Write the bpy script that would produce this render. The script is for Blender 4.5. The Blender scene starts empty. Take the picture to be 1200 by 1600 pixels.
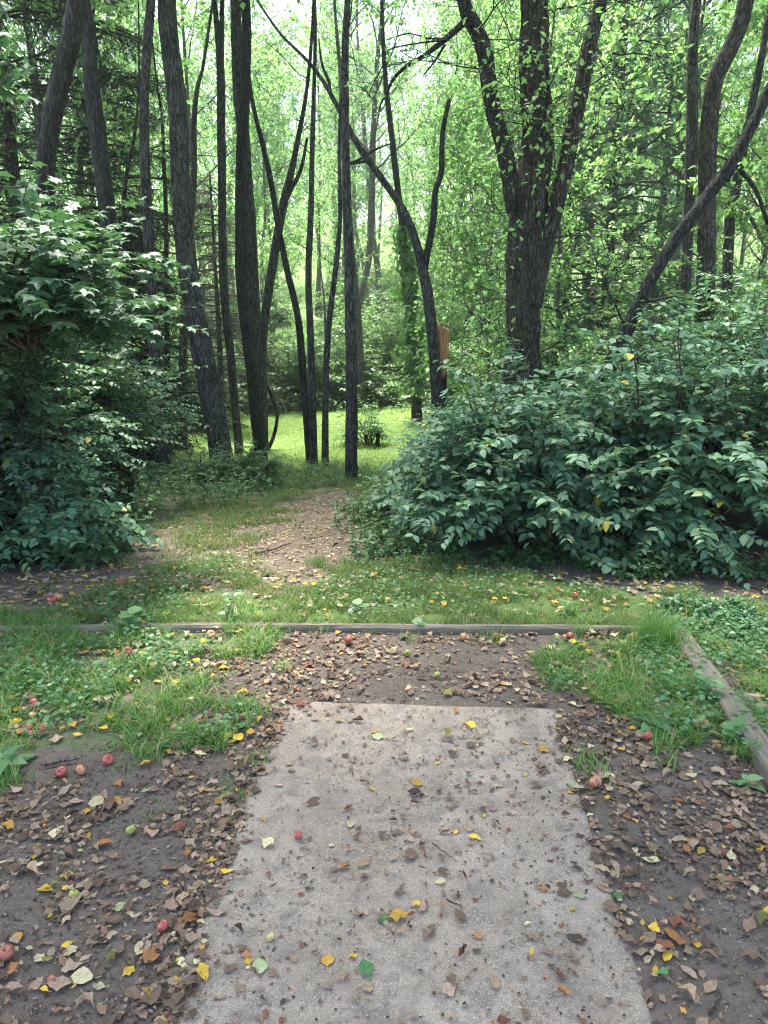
import bpy, math, random
import numpy as np
from math import radians, sin, cos, pi

# ------------------------------------------------------------------ camera, world, sun, exposure
scene = bpy.context.scene
COL = scene.collection
F, PITCH, EYE = 1186.0, radians(14.5), 1.65          # focal length in photo pixels (1200 x 1600), pitch down, eye height
cam_d = bpy.data.cameras.new("camera")
cam_d.sensor_fit = 'VERTICAL'; cam_d.sensor_height = 36.0; cam_d.lens = 36.0 * F / 1600.0
cam_d.clip_start = 0.05; cam_d.clip_end = 2000.0
cam = bpy.data.objects.new("camera", cam_d); COL.objects.link(cam)
cam.location = (0, 0, EYE); cam.rotation_euler = (pi / 2 - PITCH, 0, 0)
scene.camera = cam

SUN_ELEV, SUN_AZ = radians(69), radians(-20)          # azimuth from +Y (ahead), negative = left of the view
world = bpy.data.worlds.new("World"); scene.world = world; world.use_nodes = True
wn = world.node_tree; bg = wn.nodes["Background"]
sky = wn.nodes.new("ShaderNodeTexSky"); sky.sky_type = 'NISHITA'; sky.sun_disc = False
sky.sun_elevation = SUN_ELEV; sky.sun_rotation = SUN_AZ
sky.air_density = 1.0; sky.dust_density = 3.0; sky.ozone_density = 1.0
wn.links.new(sky.outputs[0], bg.inputs[0]); bg.inputs[1].default_value = 0.15
sun_d = bpy.data.lights.new("sun", 'SUN'); sun_d.energy = 5.0; sun_d.angle = radians(10.0); sun_d.color = (1.0, 0.95, 0.86)
sun = bpy.data.objects.new("sun", sun_d); COL.objects.link(sun)
sun.rotation_euler = (pi / 2 - SUN_ELEV, 0, pi - SUN_AZ)   # lamp shines from ahead-left, high
scene.view_settings.view_transform = 'Standard'; scene.view_settings.look = 'None'
scene.view_settings.gamma = 1.0; scene.view_settings.use_curve_mapping = False
scene.view_settings.exposure = 2.45
scene.cycles.max_bounces = 7; scene.cycles.diffuse_bounces = 4; scene.cycles.glossy_bounces = 2
scene.cycles.transmission_bounces = 5; scene.cycles.transparent_max_bounces = 4
scene.cycles.use_denoising = True; scene.cycles.filter_width = 1.15; scene.cycles.volume_bounces = 1

rng = np.random.default_rng(7)

# ------------------------------------------------------------------ noise, terrain, projection
_tab = np.random.default_rng(11).random((256, 256))
def vnoise(x, y, s=0):
    x = np.asarray(x, float) + s * 17.31; y = np.asarray(y, float) + s * 9.77
    xi = np.floor(x).astype(int); yi = np.floor(y).astype(int); fx = x - xi; fy = y - yi
    fx = fx * fx * (3 - 2 * fx); fy = fy * fy * (3 - 2 * fy)
    a = _tab[xi & 255, yi & 255]; b = _tab[(xi + 1) & 255, yi & 255]
    c = _tab[xi & 255, (yi + 1) & 255]; d = _tab[(xi + 1) & 255, (yi + 1) & 255]
    return (a * (1 - fx) + b * fx) * (1 - fy) + (c * (1 - fx) + d * fx) * fy
def fbm(x, y, s=0, o=3):
    t = 0; w = 0.5
    for k in range(o):
        t = t + w * (vnoise(x * 2 ** k, y * 2 ** k, s + k) - 0.5); w *= 0.5
    return t
_py = np.array([-400, -10, 0, 4.6, 6.5, 9, 13, 17, 23, 30, 40, 60, 90, 140, 400.])
_pz = np.array([1.0, 0.0, 0, 0, -.14, -.48, -.95, -1.1, -1.05, -.4, .7, 4.2, 10., 17., 30.])
_gy = np.linspace(-400, 400, 8001); _gz = np.interp(_gy, _py, _pz); _k = np.ones(15) / 15.
_gz = np.convolve(np.pad(_gz, 7, mode='edge'), _k, 'valid')
def gz(x, y):
    x = np.asarray(x, float); y = np.asarray(y, float)
    z = np.interp(y, _gy, _gz)
    far = np.clip((y - 5) / 6, 0, 1)
    side = np.clip(np.abs(x) - 9, 0, None)
    z = z + 0.03 * side ** 1.2 * np.clip((y - 2) / 10, 0, 1)
    z = z + far * 0.22 * fbm(x * .22, y * .22, 3) + .035 * fbm(x * 1.6, y * 1.6, 5, 3) + .012 * fbm(x * 9, y * 9, 8, 2)
    return z
CP, SP = cos(PITCH), sin(PITCH)
def ray(px, py):
    u = (np.asarray(px, float) - 600) / F; v = (800 - np.asarray(py, float)) / F
    return np.stack([u, CP + v * SP, -SP + v * CP], -1)
def at(px, py, Y):                       # the point at distance Y (along +Y) behind a pixel
    d = ray(px, py); return np.array([0, 0, EYE]) + d * (Y / d[..., 1:2] if d.ndim > 1 else Y / d[1])
def ground_at(px, py):                   # where a pixel's ray meets the ground
    d = ray(px, py)
    lo, hi = 0.3, 0.3
    for i in range(800):
        hi = lo + max(.02, lo * .01); p = np.array([0, 0, EYE]) + d * hi
        if p[2] < gz(p[0], p[1]): break
        lo = hi
    for i in range(20):
        m = (lo + hi) / 2; p = np.array([0, 0, EYE]) + d * m
        if p[2] < gz(p[0], p[1]): hi = m
        else: lo = m
    return np.array([0, 0, EYE]) + d * hi
def project(P):
    P = np.asarray(P, float); q = P - np.array([0, 0, EYE])
    f = q[..., 1] * CP - q[..., 2] * SP; v = q[..., 1] * SP + q[..., 2] * CP
    return 600 + F * q[..., 0] / f, 800 - F * v / f, f
def gpoly(pts): return np.array([ground_at(*p)[:2] for p in pts])
def inpoly(P, poly):
    x, y = P[:, 0], P[:, 1]; c = np.zeros(len(P), bool); n = len(poly)
    for i in range(n):
        x1, y1 = poly[i]; x2, y2 = poly[i - 1]
        with np.errstate(divide='ignore', invalid='ignore'):
            c ^= ((y1 > y) != (y2 > y)) & (x < (x2 - x1) * (y - y1) / (y2 - y1 + 1e-12) + x1)
    return c
def sample(poly, n, rs, edge=0.0):
    lo = poly.min(0) - edge; hi = poly.max(0) + edge; out = []; c = 0
    while c < n:
        P = rs.random((n * 3 + 50, 2)) * (hi - lo) + lo
        Q = P + (np.stack([vnoise(P[:, 0] * 5, P[:, 1] * 5, 21), vnoise(P[:, 0] * 5, P[:, 1] * 5, 31)], -1) - .5) * edge * 2
        P = P[inpoly(Q, poly)]; out.append(P); c += len(P)
        if len(P) == 0: break
    return np.concatenate(out)[:n]

# ------------------------------------------------------------------ object helpers
def mesh_data(name, V, faces, mat, smooth=True, attrs=None):
    V = np.asarray(V, np.float32); me = bpy.data.meshes.new(name)
    faces = [np.asarray(f, np.int32) for f in faces if len(f)]
    me.vertices.add(len(V)); me.vertices.foreach_set("co", V.ravel())
    nl = sum(f.size for f in faces); npoly = sum(len(f) for f in faces)
    me.loops.add(nl); me.loops.foreach_set("vertex_index", np.concatenate([f.ravel() for f in faces]))
    me.polygons.add(npoly)
    tot = np.concatenate([np.full(len(f), f.shape[1], np.int32) for f in faces])
    st = np.concatenate([[0], np.cumsum(tot)[:-1]]).astype(np.int32)
    me.polygons.foreach_set("loop_start", st); me.polygons.foreach_set("loop_total", tot)
    me.polygons.foreach_set("use_smooth", np.full(npoly, smooth, bool))
    for k, a in (attrs or {}).items():
        a = np.asarray(a, np.float32)
        if a.ndim == 1:
            t = me.attributes.new(k, 'FLOAT', 'POINT'); t.data.foreach_set("value", a)
        else:
            t = me.attributes.new(k, 'FLOAT_COLOR', 'POINT')
            if a.shape[1] == 3: a = np.concatenate([a, np.ones((len(a), 1), np.float32)], 1)
            t.data.foreach_set("color", a.ravel())
    me.update(calc_edges=True); me.materials.append(mat)
    return me
def obj(name, me, parent=None, loc=None):
    o = bpy.data.objects.new(name, me); COL.objects.link(o); o.parent = parent
    if loc is not None: o.location = loc
    return o
def tag(o, label, cat, group=None, kind=None):
    if label: o["label"] = label
    if cat: o["category"] = cat
    if group: o["group"] = group
    if kind: o["kind"] = kind
    return o
def thing(name, label, cat, loc, group=None, rz=0):
    o = bpy.data.objects.new(name, None); COL.objects.link(o); o.location = loc; o.rotation_euler = (0, 0, rz)
    o.empty_display_size = .1
    return tag(o, label, cat, group)
def copy_tree(root, loc, rz=0, sc=1.0, label=None):
    r = root.copy(); COL.objects.link(r); r.location = loc; r.rotation_euler = (0, 0, rz); r.scale = (sc,) * 3
    if label: r["label"] = label
    for ch in list(root.children):
        c = ch.copy(); COL.objects.link(c); c.parent = r
        for g in list(ch.children):
            d = g.copy(); COL.objects.link(d); d.parent = c
    return r

# ------------------------------------------------------------------ geometry helpers
def nrm(a): return a / (np.linalg.norm(a, axis=-1, keepdims=True) + 1e-9)
def smooth_path(P, R, step):
    P = np.asarray(P, float); R = np.asarray(R, float); n = len(P)
    T = np.zeros_like(P); T[1:-1] = (P[2:] - P[:-2]) / 2; T[0] = P[1] - P[0]; T[-1] = P[-1] - P[-2]
    L = np.linalg.norm(np.diff(P, axis=0), axis=1); oP = []; oR = []
    for i in range(n - 1):
        k = max(2, int(L[i] / step)); t = np.linspace(0, 1, k, endpoint=False)[:, None]
        h = (2 * t ** 3 - 3 * t ** 2 + 1) * P[i] + (t ** 3 - 2 * t ** 2 + t) * T[i] + (-2 * t ** 3 + 3 * t ** 2) * P[i + 1] + (t ** 3 - t ** 2) * T[i + 1]
        oP.append(h); oR.append((R[i] * (1 - t) + R[i + 1] * t)[:, 0])
    oP.append(P[-1:]); oR.append(R[-1:])
    return np.concatenate(oP), np.concatenate(oR)
def tube(P, R, sides=14, bark=0.0, seed=0, cap=True):
    P = np.asarray(P, float); R = np.asarray(R, float); m = len(P)
    T = nrm(np.gradient(P, axis=0)); ref = np.array([1., 0, 0]) if abs(T[0][0]) < .8 else np.array([0, 1., 0])
    U = nrm(np.cross(T, np.broadcast_to(ref, T.shape))); W = np.cross(T, U)
    a = np.linspace(0, 2 * pi, sides, endpoint=False)
    rr = np.repeat(R[:, None], sides, 1)
    if bark:
        s = np.concatenate([[0], np.cumsum(np.linalg.norm(np.diff(P, axis=0), axis=1))])[:, None]
        ca = np.cos(a)[None] * 2.2 + 5; sa = np.sin(a)[None] * 2.2 + 5
        n = (vnoise(ca * 1.0 + s * .6, sa + s * .2, seed) - .5) * .9 + (vnoise(ca * 2.6 + s * .9, sa * 2.6 - s * 1.7, seed + 3) - .5) * .8 \
            + (vnoise(ca * 5 + s * 4, sa * 5 + s * 6, seed + 5) - .5) * .45
        rr = rr * (1 + bark * n)
    V = P[:, None] + rr[..., None] * (np.cos(a)[None, :, None] * U[:, None] + np.sin(a)[None, :, None] * W[:, None])
    V = V.reshape(-1, 3); i = np.arange(m - 1)[:, None] * sides; j = np.arange(sides)[None]; j2 = (j + 1) % sides
    Q = np.stack([i + j, i + j2, i + sides + j2, i + sides + j], -1).reshape(-1, 4); tri = []
    if cap:
        V = np.concatenate([V, P[-1:] + T[-1:] * R[-1] * .3, P[:1]]); c = len(V) - 2
        jj = np.arange(sides); k = (m - 1) * sides
        tri = np.concatenate([np.stack([k + jj, k + (jj + 1) % sides, np.full(sides, c)], -1), np.stack([(jj + 1) % sides, jj, np.full(sides, c + 1)], -1)])
    return V, Q, tri
def polytubes(pts, rad, sides=4):        # many thin polylines at once: pts (n,m,3), rad (n,m)
    n, m = pts.shape[:2]
    T = nrm(np.gradient(pts, axis=1)); ref = np.where(np.abs(T[:, :1, 2:3]) > .7, np.array([1., 0, 0]), np.array([0, 0, 1.]))
    U = nrm(np.cross(T, np.broadcast_to(ref, T.shape))); W = np.cross(T, U); a = np.linspace(0, 2 * pi, sides, endpoint=False)
    V = pts[:, :, None] + rad[:, :, None, None] * (np.cos(a)[:, None] * U[:, :, None] + np.sin(a)[:, None] * W[:, :, None])
    b = (np.arange(n)[:, None, None] * m + np.arange(m - 1)[None, :, None]) * sides; j = np.arange(sides); j2 = (j + 1) % sides
    Q = np.stack(np.broadcast_arrays(b + j, b + j2, b + sides + j2, b + sides + j), -1).reshape(-1, 4)
    return V.reshape(-1, 3), Q
def merge(parts):                        # parts: list of (V, Q, T)
    V = []; Q = []; T = []; o = 0
    for p in parts:
        V.append(p[0]); Q.append(np.asarray(p[1], int).reshape(-1, 4) + o)
        if len(p) > 2 and len(p[2]): T.append(np.asarray(p[2], int).reshape(-1, 3) + o)
        o += len(p[0])
    return np.concatenate(V), np.concatenate(Q), (np.concatenate(T) if T else np.zeros((0, 3), int))
# leaf templates: (along, side, normal), quads, triangles
OVATE = (np.array([(0, 0, 0), (.28, -.25, .05), (.3, 0, -.01), (.28, .25, .05), (.62, -.22, .03), (.64, 0, -.03), (.62, .22, .03), (1, 0, -.13)]),
         np.array([(2, 3, 6, 5), (1, 2, 5, 4)]), np.array([(0, 3, 2), (0, 2, 1), (5, 6, 7), (4, 5, 7)]))
SIMPLE = (np.array([(0, 0, 0), (.45, -.3, .07), (1, 0, -.06), (.45, .3, .07)]), np.zeros((0, 4), int), np.array([(0, 2, 1), (0, 3, 2)]))
ROUND = (np.array([(0, 0, 0), (.2, -.42, .06), (.75, -.42, .05), (1, 0, -.02), (.75, .42, .05), (.2, .42, .06), (.5, 0, 0)]), np.zeros((0, 4), int),
         np.array([(0, 6, 1), (1, 6, 2), (2, 6, 3), (3, 6, 4), (4, 6, 5), (5, 6, 0)]))
_ml = [(0, 0, 0), (.02, -.2, .02), (.1, -.5, -.03), (.3, -.3, .03), (.55, -.52, -.05), (.62, -.2, .03), (1, 0, -.12), (.62, .2, .03), (.55, .52, -.05), (.3, .3, .03), (.1, .5, -.03), (.02, .2, .02), (.38, 0, -.01)]
MAPLE = (np.array(_ml), np.zeros((0, 4), int), np.array([(i + 1, i, 12) for i in range(11)] + [(0, 11, 12)]))
NEEDLE = (np.array([(0, 0, 0), (.5, -.06, 0), (1, 0, 0), (.5, .06, 0)]), np.array([(0, 3, 2, 1)]), np.zeros((0, 3), int))
def leaves(P, D, Nn, S, tpl=SIMPLE, wid=1.0, rnd=None, rs=rng):
    n = len(P); t, q, tr = tpl; k = len(t)
    D = nrm(D); Sd = nrm(np.cross(Nn, D)); Nn = np.cross(D, Sd); S = np.broadcast_to(S, (n,)); wid = np.broadcast_to(wid, (n,))
    V = P[:, None] + S[:, None, None] * (t[None, :, :1] * D[:, None] + t[None, :, 1:2] * Sd[:, None] * wid[:, None, None] + t[None, :, 2:] * Nn[:, None])
    o = (np.arange(n) * k)[:, None, None]
    if rnd is None: rnd = rs.random(n)
    return V.reshape(-1, 3), (q[None] + o).reshape(-1, 4) if len(q) else np.zeros((0, 4), int), (tr[None] + o).reshape(-1, 3) if len(tr) else np.zeros((0, 3), int), np.repeat(rnd, k)
def branches(rs, P0, D0, L, nseg, up=0.0, wob=.15):
    n = len(P0); P = [P0]; D = nrm(D0); L = np.broadcast_to(L, (n,)); up = np.broadcast_to(up, (n,))
    for i in range(nseg):
        D = nrm(D + rs.normal(0, wob, (n, 3)) + up[:, None] * np.array([0, 0, 1.])); P.append(P[-1] + D * (L / nseg)[:, None])
    return np.stack(P, 1)
def spawn(rs, pts, k, lo=.3, hi=1.0, out=.9, fwd=.7, up=.1):   # k children on every polyline
    n, m = pts.shape[:2]; f = lo + (hi - lo) * (np.arange(k)[None] + rs.random((n, k))) / k
    x = f * (m - 1); i = np.minimum(x.astype(int), m - 2); w = (x - i)[..., None]; r = np.arange(n)[:, None]
    P = pts[r, i] * (1 - w) + pts[r, i + 1] * w; T = nrm(pts[r, i + 1] - pts[r, i])
    a = rs.normal(0, 1, T.shape); a = nrm(a - (a * T).sum(-1, keepdims=True) * T)
    D = nrm(T * fwd + a * out + np.array([0, 0, up]))
    return P.reshape(-1, 3), D.reshape(-1, 3), f.reshape(-1)

# ------------------------------------------------------------------ materials
def newmat(name):
    m = bpy.data.materials.new(name); m.use_nodes = True; nt = m.node_tree
    return m, nt, nt.nodes["Principled BSDF"]
def node(nt, typ, **kw):
    n = nt.nodes.new(typ)
    for k, v in kw.items():
        if k in n.inputs: n.inputs[k].default_value = v
        else: setattr(n, k, v)
    return n
def ramp(nt, fac, stops, interp='LINEAR'):
    r = nt.nodes.new("ShaderNodeValToRGB"); e = r.color_ramp.elements; r.color_ramp.interpolation = interp
    while len(e) < len(stops): e.new(0.5)
    for i, (p, c) in enumerate(stops): e[i].position = p; e[i].color = (*c, 1) if len(c) == 3 else c
    nt.links.new(fac, r.inputs[0]); return r.outputs[0]
def mixc(nt, fac, a, b, mode='MIX'):
    m = nt.nodes.new("ShaderNodeMix"); m.data_type = 'RGBA'; m.blend_type = mode
    for s, v in ((m.inputs[0], fac), (m.inputs[6], a), (m.inputs[7], b)):
        if isinstance(v, (int, float)): s.default_value = v
        elif isinstance(v, tuple): s.default_value = (*v, 1)
        else: nt.links.new(v, s)
    return m.outputs[2]
def math_n(nt, op, a, b=0.5, clamp=False):
    m = nt.nodes.new("ShaderNodeMath"); m.operation = op; m.use_clamp = clamp
    for s, v in ((m.inputs[0], a), (m.inputs[1], b)):
        if isinstance(v, (int, float)): s.default_value = v
        else: nt.links.new(v, s)
    return m.outputs[0]
def noise(nt, scale, detail=4, rough=.6, dist=0.0, vec=None):
    n = node(nt, "ShaderNodeTexNoise", Scale=scale, Detail=detail, Roughness=rough, Distortion=dist)
    if vec is not None: nt.links.new(vec, n.inputs["Vector"])
    return n.outputs[0]
def coords(nt, which="Object", scale=None):
    c = nt.nodes.new("ShaderNodeTexCoord").outputs[which]
    if scale:
        m = node(nt, "ShaderNodeMapping"); m.inputs["Scale"].default_value = scale; nt.links.new(c, m.inputs[0]); c = m.outputs[0]
    return c
def bump(nt, bsdf, h, strength=.5, dist=.01):
    b = node(nt, "ShaderNodeBump", Strength=strength, Distance=dist); nt.links.new(h, b.inputs["Height"]); nt.links.new(b.outputs[0], bsdf.inputs["Normal"])
    return b
def leaf_mat(name, stops, trans=.35, tint=(.35, .55, .06), rough=.45, spec=.5, tmix=.5):
    m, nt, b = newmat(name); a = node(nt, "ShaderNodeAttribute", attribute_name="rnd")
    c = ramp(nt, a.outputs["Fac"], stops)
    oi = nt.nodes.new("ShaderNodeObjectInfo"); hs = nt.nodes.new("ShaderNodeHueSaturation")
    nt.links.new(math_n(nt, 'MULTIPLY_ADD', oi.outputs["Random"], .4), hs.inputs["Value"]); hs.inputs["Value"].links[0].from_node.inputs[2].default_value = .8
    h = math_n(nt, 'MULTIPLY_ADD', oi.outputs["Random"], -.03); h.node.inputs[2].default_value = .515; nt.links.new(h, hs.inputs["Hue"])
    nt.links.new(c, hs.inputs["Color"]); c = hs.outputs[0]
    nt.links.new(c, b.inputs["Base Color"]); b.inputs["Roughness"].default_value = rough; b.inputs["Specular IOR Level"].default_value = spec
    t = nt.nodes.new("ShaderNodeBsdfTranslucent"); nt.links.new(mixc(nt, tmix, c, tint), t.inputs[0])
    mx = nt.nodes.new("ShaderNodeMixShader"); mx.inputs[0].default_value = trans
    nt.links.new(b.outputs[0], mx.inputs[1]); nt.links.new(t.outputs[0], mx.inputs[2])
    nt.links.new(mx.outputs[0], nt.nodes["Material Output"].inputs[0]); return m
G = lambda *s: [(i / (len(s) - 1), c) for i, c in enumerate(s)]
M = {}
M['leaf_bush'] = leaf_mat("leaf_bush", [(0, (.07, .155, .088)), (.5, (.11, .225, .128)), (.92, (.16, .30, .145)), (.985, (.11, .22, .07)), (1, (.45, .36, .06))], .25, (.16, .38, .09), .56, .42)
M['leaf_maple'] = leaf_mat("leaf_maple", G((.04, .10, .055), (.06, .135, .07), (.085, .175, .085)), .22, (.14, .32, .07), .55, .3)
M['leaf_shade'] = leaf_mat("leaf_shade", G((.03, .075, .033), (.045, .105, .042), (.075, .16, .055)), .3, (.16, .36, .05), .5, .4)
M['leaf_wood'] = leaf_mat("leaf_wood", [(0, (.065, .15, .04)), (.5, (.09, .19, .055)), (.93, (.13, .24, .06)), (1, (.34, .30, .05))], .5, (.34, .65, .20), .5, .4, .6)
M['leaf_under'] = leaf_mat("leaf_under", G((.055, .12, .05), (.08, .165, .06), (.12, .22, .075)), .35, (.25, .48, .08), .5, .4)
M['leaf_ivy'] = leaf_mat("leaf_ivy", G((.03, .085, .025), (.05, .13, .03), (.09, .19, .045)), .25, (.2, .45, .06), .45, .5)
M['needle'] = leaf_mat("needle", G((.015, .035, .018), (.025, .05, .025), (.035, .065, .03)), .1, (.1, .2, .05), .6, .3)
M['needle_pine'] = leaf_mat("needle_pine", G((.03, .068, .05), (.04, .09, .062), (.06, .12, .075)), .15, (.15, .32, .14), .55, .35)
M['herb'] = leaf_mat("herb", G((.07, .16, .07), (.10, .22, .085), (.15, .29, .11)), .3, (.25, .5, .1), .45, .5)
M['grass'] = leaf_mat("grass", [(0, (.065, .16, .035)), (.5, (.105, .235, .05)), (.86, (.16, .30, .07)), (.93, (.36, .32, .15)), (1, (.40, .33, .18))], .35, (.3, .55, .08), .5, .35)
M['grass_pale'] = leaf_mat("grass_pale", [(0, (.07, .14, .035)), (.5, (.11, .19, .05)), (.85, (.16, .23, .07)), (1, (.33, .29, .14))], .35, (.35, .5, .1), .55, .3)
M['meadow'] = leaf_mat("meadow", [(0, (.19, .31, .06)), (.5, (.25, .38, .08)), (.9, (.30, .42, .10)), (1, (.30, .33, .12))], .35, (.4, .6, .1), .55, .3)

def bark_mat(name, lo, mid, hi, lichen=(.14, .15, .12), sc=1.0, lich=.5, moss=0.0):
    m, nt, b = newmat(name); v = coords(nt, "Object", (sc, sc, sc * .24))
    v2 = coords(nt, "Object", (sc, sc, sc * .8))
    n2 = noise(nt, 130, 4, .75, 0, v2); n3 = noise(nt, 2.2, 4, .6, .3, v2); n5 = noise(nt, 16, 5, .7, .5, v); nd = node(nt, "ShaderNodeTexNoise", Scale=22.0, Detail=3.0); nt.links.new(v, nd.inputs["Vector"])
    vd = node(nt, "ShaderNodeVectorMath", operation='MULTIPLY_ADD'); nt.links.new(nd.outputs["Color"], vd.inputs[0]); vd.inputs[1].default_value = (.05, .05, .06); nt.links.new(v, vd.inputs[2])
    vo = node(nt, "ShaderNodeTexVoronoi", Scale=30.0, feature='DISTANCE_TO_EDGE'); nt.links.new(vd.outputs[0], vo.inputs["Vector"])
    vc = node(nt, "ShaderNodeTexVoronoi", Scale=30.0); nt.links.new(vd.outputs[0], vc.inputs["Vector"]); cc = node(nt, "ShaderNodeSeparateColor"); nt.links.new(vc.outputs["Color"], cc.inputs[0])
    pl = ramp(nt, vo.outputs["Distance"], [(.0, (0, 0, 0)), (.16, (.8, .8, .8)), (.4, (1, 1, 1))])
    t = math_n(nt, 'ADD', math_n(nt, 'MULTIPLY', cc.outputs[0], .35), math_n(nt, 'ADD', math_n(nt, 'MULTIPLY', n2, .55), math_n(nt, 'MULTIPLY', n5, .45)))
    h = math_n(nt, 'ADD', math_n(nt, 'MULTIPLY', pl, .40), math_n(nt, 'MULTIPLY', t, .62))
    c = ramp(nt, h, [(.38, lo), (.62, mid), (.84, hi)])
    lf = math_n(nt, 'MULTIPLY', ramp(nt, n3, [(.5, (0, 0, 0)), (.68, (1, 1, 1))]), math_n(nt, 'MULTIPLY', n2, lich * 1.6, True))
    c = mixc(nt, lf, c, lichen)
    if moss:
        n4 = noise(nt, 5, 4, .6, 0, v2); c = mixc(nt, math_n(nt, 'MULTIPLY', ramp(nt, n4, [(.52, (0, 0, 0)), (.62, (1, 1, 1))]), moss), c, (.045, .055, .018))
    nt.links.new(c, b.inputs["Base Color"]); b.inputs["Roughness"].default_value = .85; b.inputs["Specular IOR Level"].default_value = .25
    bump(nt, b, h, 1.0, .03); return m
M['bark'] = bark_mat("bark", (.010, .010, .009), (.036, .036, .033), (.10, .10, .092), (.11, .12, .095), 1.0, .35)
M['bark_dark'] = bark_mat("bark_dark", (.006, .006, .006), (.018, .018, .016), (.05, .048, .044), (.07, .08, .06), 1.0, .35)
M['bark_brown'] = bark_mat("bark_brown", (.007, .006, .005), (.030, .026, .021), (.095, .082, .068), (.10, .10, .075), 1.25, .3, .6)
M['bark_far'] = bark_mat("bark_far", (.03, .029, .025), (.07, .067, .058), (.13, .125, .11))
M['twig'] = bark_mat("twig", (.03, .024, .018), (.07, .055, .042), (.13, .11, .085))

def ground_mat():
    m, nt, b = newmat("ground_soil"); v = coords(nt, "Object")
    a = node(nt, "ShaderNodeAttribute", attribute_name="green").outputs["Fac"]
    lt = node(nt, "ShaderNodeAttribute", attribute_name="litter").outputs["Fac"]
    n1 = noise(nt, 1.3, 5, .6, .2, v); n2 = noise(nt, 14, 6, .7, 0, v); n3 = noise(nt, 90, 4, .7, 0, v); n4 = noise(nt, 260, 2, .6, 0, v)
    soil = ramp(nt, math_n(nt, 'ADD', math_n(nt, 'MULTIPLY', n1, .55), math_n(nt, 'MULTIPLY', n2, .45)), [(.25, (.055, .042, .033)), (.5, (.115, .092, .074)), (.75, (.19, .16, .134))])
    soil = mixc(nt, ramp(nt, n3, [(.45, (0, 0, 0)), (.75, (.5, .5, .5))]), soil, (.18, .16, .14))
    soil = mixc(nt, ramp(nt, n3, [(.25, (.6, .6, .6)), (.42, (0, 0, 0))]), soil, (.035, .028, .023))
    vo = node(nt, "ShaderNodeTexVoronoi", Scale=120.0); nt.links.new(v, vo.inputs["Vector"])
    soil = mixc(nt, math_n(nt, 'MULTIPLY', ramp(nt, vo.outputs["Distance"], [(.10, (1, 1, 1)), (.2, (0, 0, 0))]), ramp(nt, n2, [(.5, (0, 0, 0)), (.62, (.7, .7, .7))])), soil, (.15, .14, .13))
    lit = ramp(nt, n2, [(.3, (.11, .084, .058)), (.5, (.19, .15, .108)), (.7, (.30, .245, .185))])
    soil = mixc(nt, math_n(nt, 'MULTIPLY', lt, ramp(nt, n3, [(.3, (.3, .3, .3)), (.6, (1, 1, 1))])), soil, lit)
    gr = ramp(nt, n2, [(.3, (.045, .085, .022)), (.5, (.085, .14, .035)), (.72, (.13, .19, .055))])
    g = math_n(nt, 'SUBTRACT', math_n(nt, 'MULTIPLY', a, 1.7), math_n(nt, 'MULTIPLY', n2, .7), True)
    c = mixc(nt, g, soil, gr)
    nt.links.new(c, b.inputs["Base Color"]); b.inputs["Roughness"].default_value = .9; b.inputs["Specular IOR Level"].default_value = .2
    h = math_n(nt, 'ADD', math_n(nt, 'MULTIPLY', n2, 1.0), math_n(nt, 'ADD', math_n(nt, 'MULTIPLY', n3, .45), math_n(nt, 'MULTIPLY', n4, .2)))
    bump(nt, b, h, .8, .02); return m
M['ground'] = ground_mat()
def concrete_mat():
    m, nt, b = newmat("worn_concrete"); v = coords(nt, "Object")
    n1 = noise(nt, 2.2, 5, .65, .3, v); n2 = noise(nt, 16, 6, .7, 0, v); n3 = noise(nt, 110, 4, .75, 0, v); n4 = noise(nt, 320, 2, .6, 0, v)
    c = ramp(nt, n1, [(.3, (.225, .174, .124)), (.5, (.312, .25, .187)), (.7, (.372, .31, .24))])
    c = mixc(nt, ramp(nt, n2, [(.38, (.9, .9, .9)), (.52, (0, 0, 0))]), c, (.165, .14, .112))
    c = mixc(nt, ramp(nt, n3, [(.30, (.7, .7, .7)), (.45, (0, 0, 0))]), c, (.10, .082, .068))
    c = mixc(nt, ramp(nt, n3, [(.56, (0, 0, 0)), (.72, (.7, .7, .7))]), c, (.42, .395, .365))
    c = mixc(nt, ramp(nt, n4, [(.35, (.6, .6, .6)), (.48, (0, 0, 0))]), c, (.14, .122, .105)); c = mixc(nt, ramp(nt, n4, [(.54, (0, 0, 0)), (.66, (.6, .6, .6))]), c, (.47, .44, .40))
    nq = noise(nt, 3.6, 6, .7, .5, v); c = mixc(nt, ramp(nt, nq, [(.50, (0, 0, 0)), (.66, (.75, .75, .75))]), c, mixc(nt, n3, (.12, .096, .075), (.24, .20, .16)))
    for sc, t, col in ((85., .14, (.48, .46, .44)), (140., .12, (.42, .40, .38)), (60., .10, (.10, .08, .07))):
        vo = node(nt, "ShaderNodeTexVoronoi", Scale=sc); nt.links.new(v, vo.inputs["Vector"])
        r3 = node(nt, "ShaderNodeSeparateColor"); nt.links.new(vo.outputs["Color"], r3.inputs[0])
        f = math_n(nt, 'MULTIPLY', math_n(nt, 'LESS_THAN', vo.outputs["Distance"], t + .08), math_n(nt, 'GREATER_THAN', r3.outputs[0], .8))
        c = mixc(nt, math_n(nt, 'MULTIPLY', f, .55), c, col)
    nt.links.new(c, b.inputs["Base Color"]); b.inputs["Roughness"].default_value = .9; b.inputs["Specular IOR Level"].default_value = .25
    h = math_n(nt, 'ADD', math_n(nt, 'MULTIPLY', n2, .5), math_n(nt, 'ADD', math_n(nt, 'MULTIPLY', n3, .5), math_n(nt, 'MULTIPLY', n4, .3)))
    bump(nt, b, h, .8, .012); return m
M['concrete'] = concrete_mat()
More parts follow.
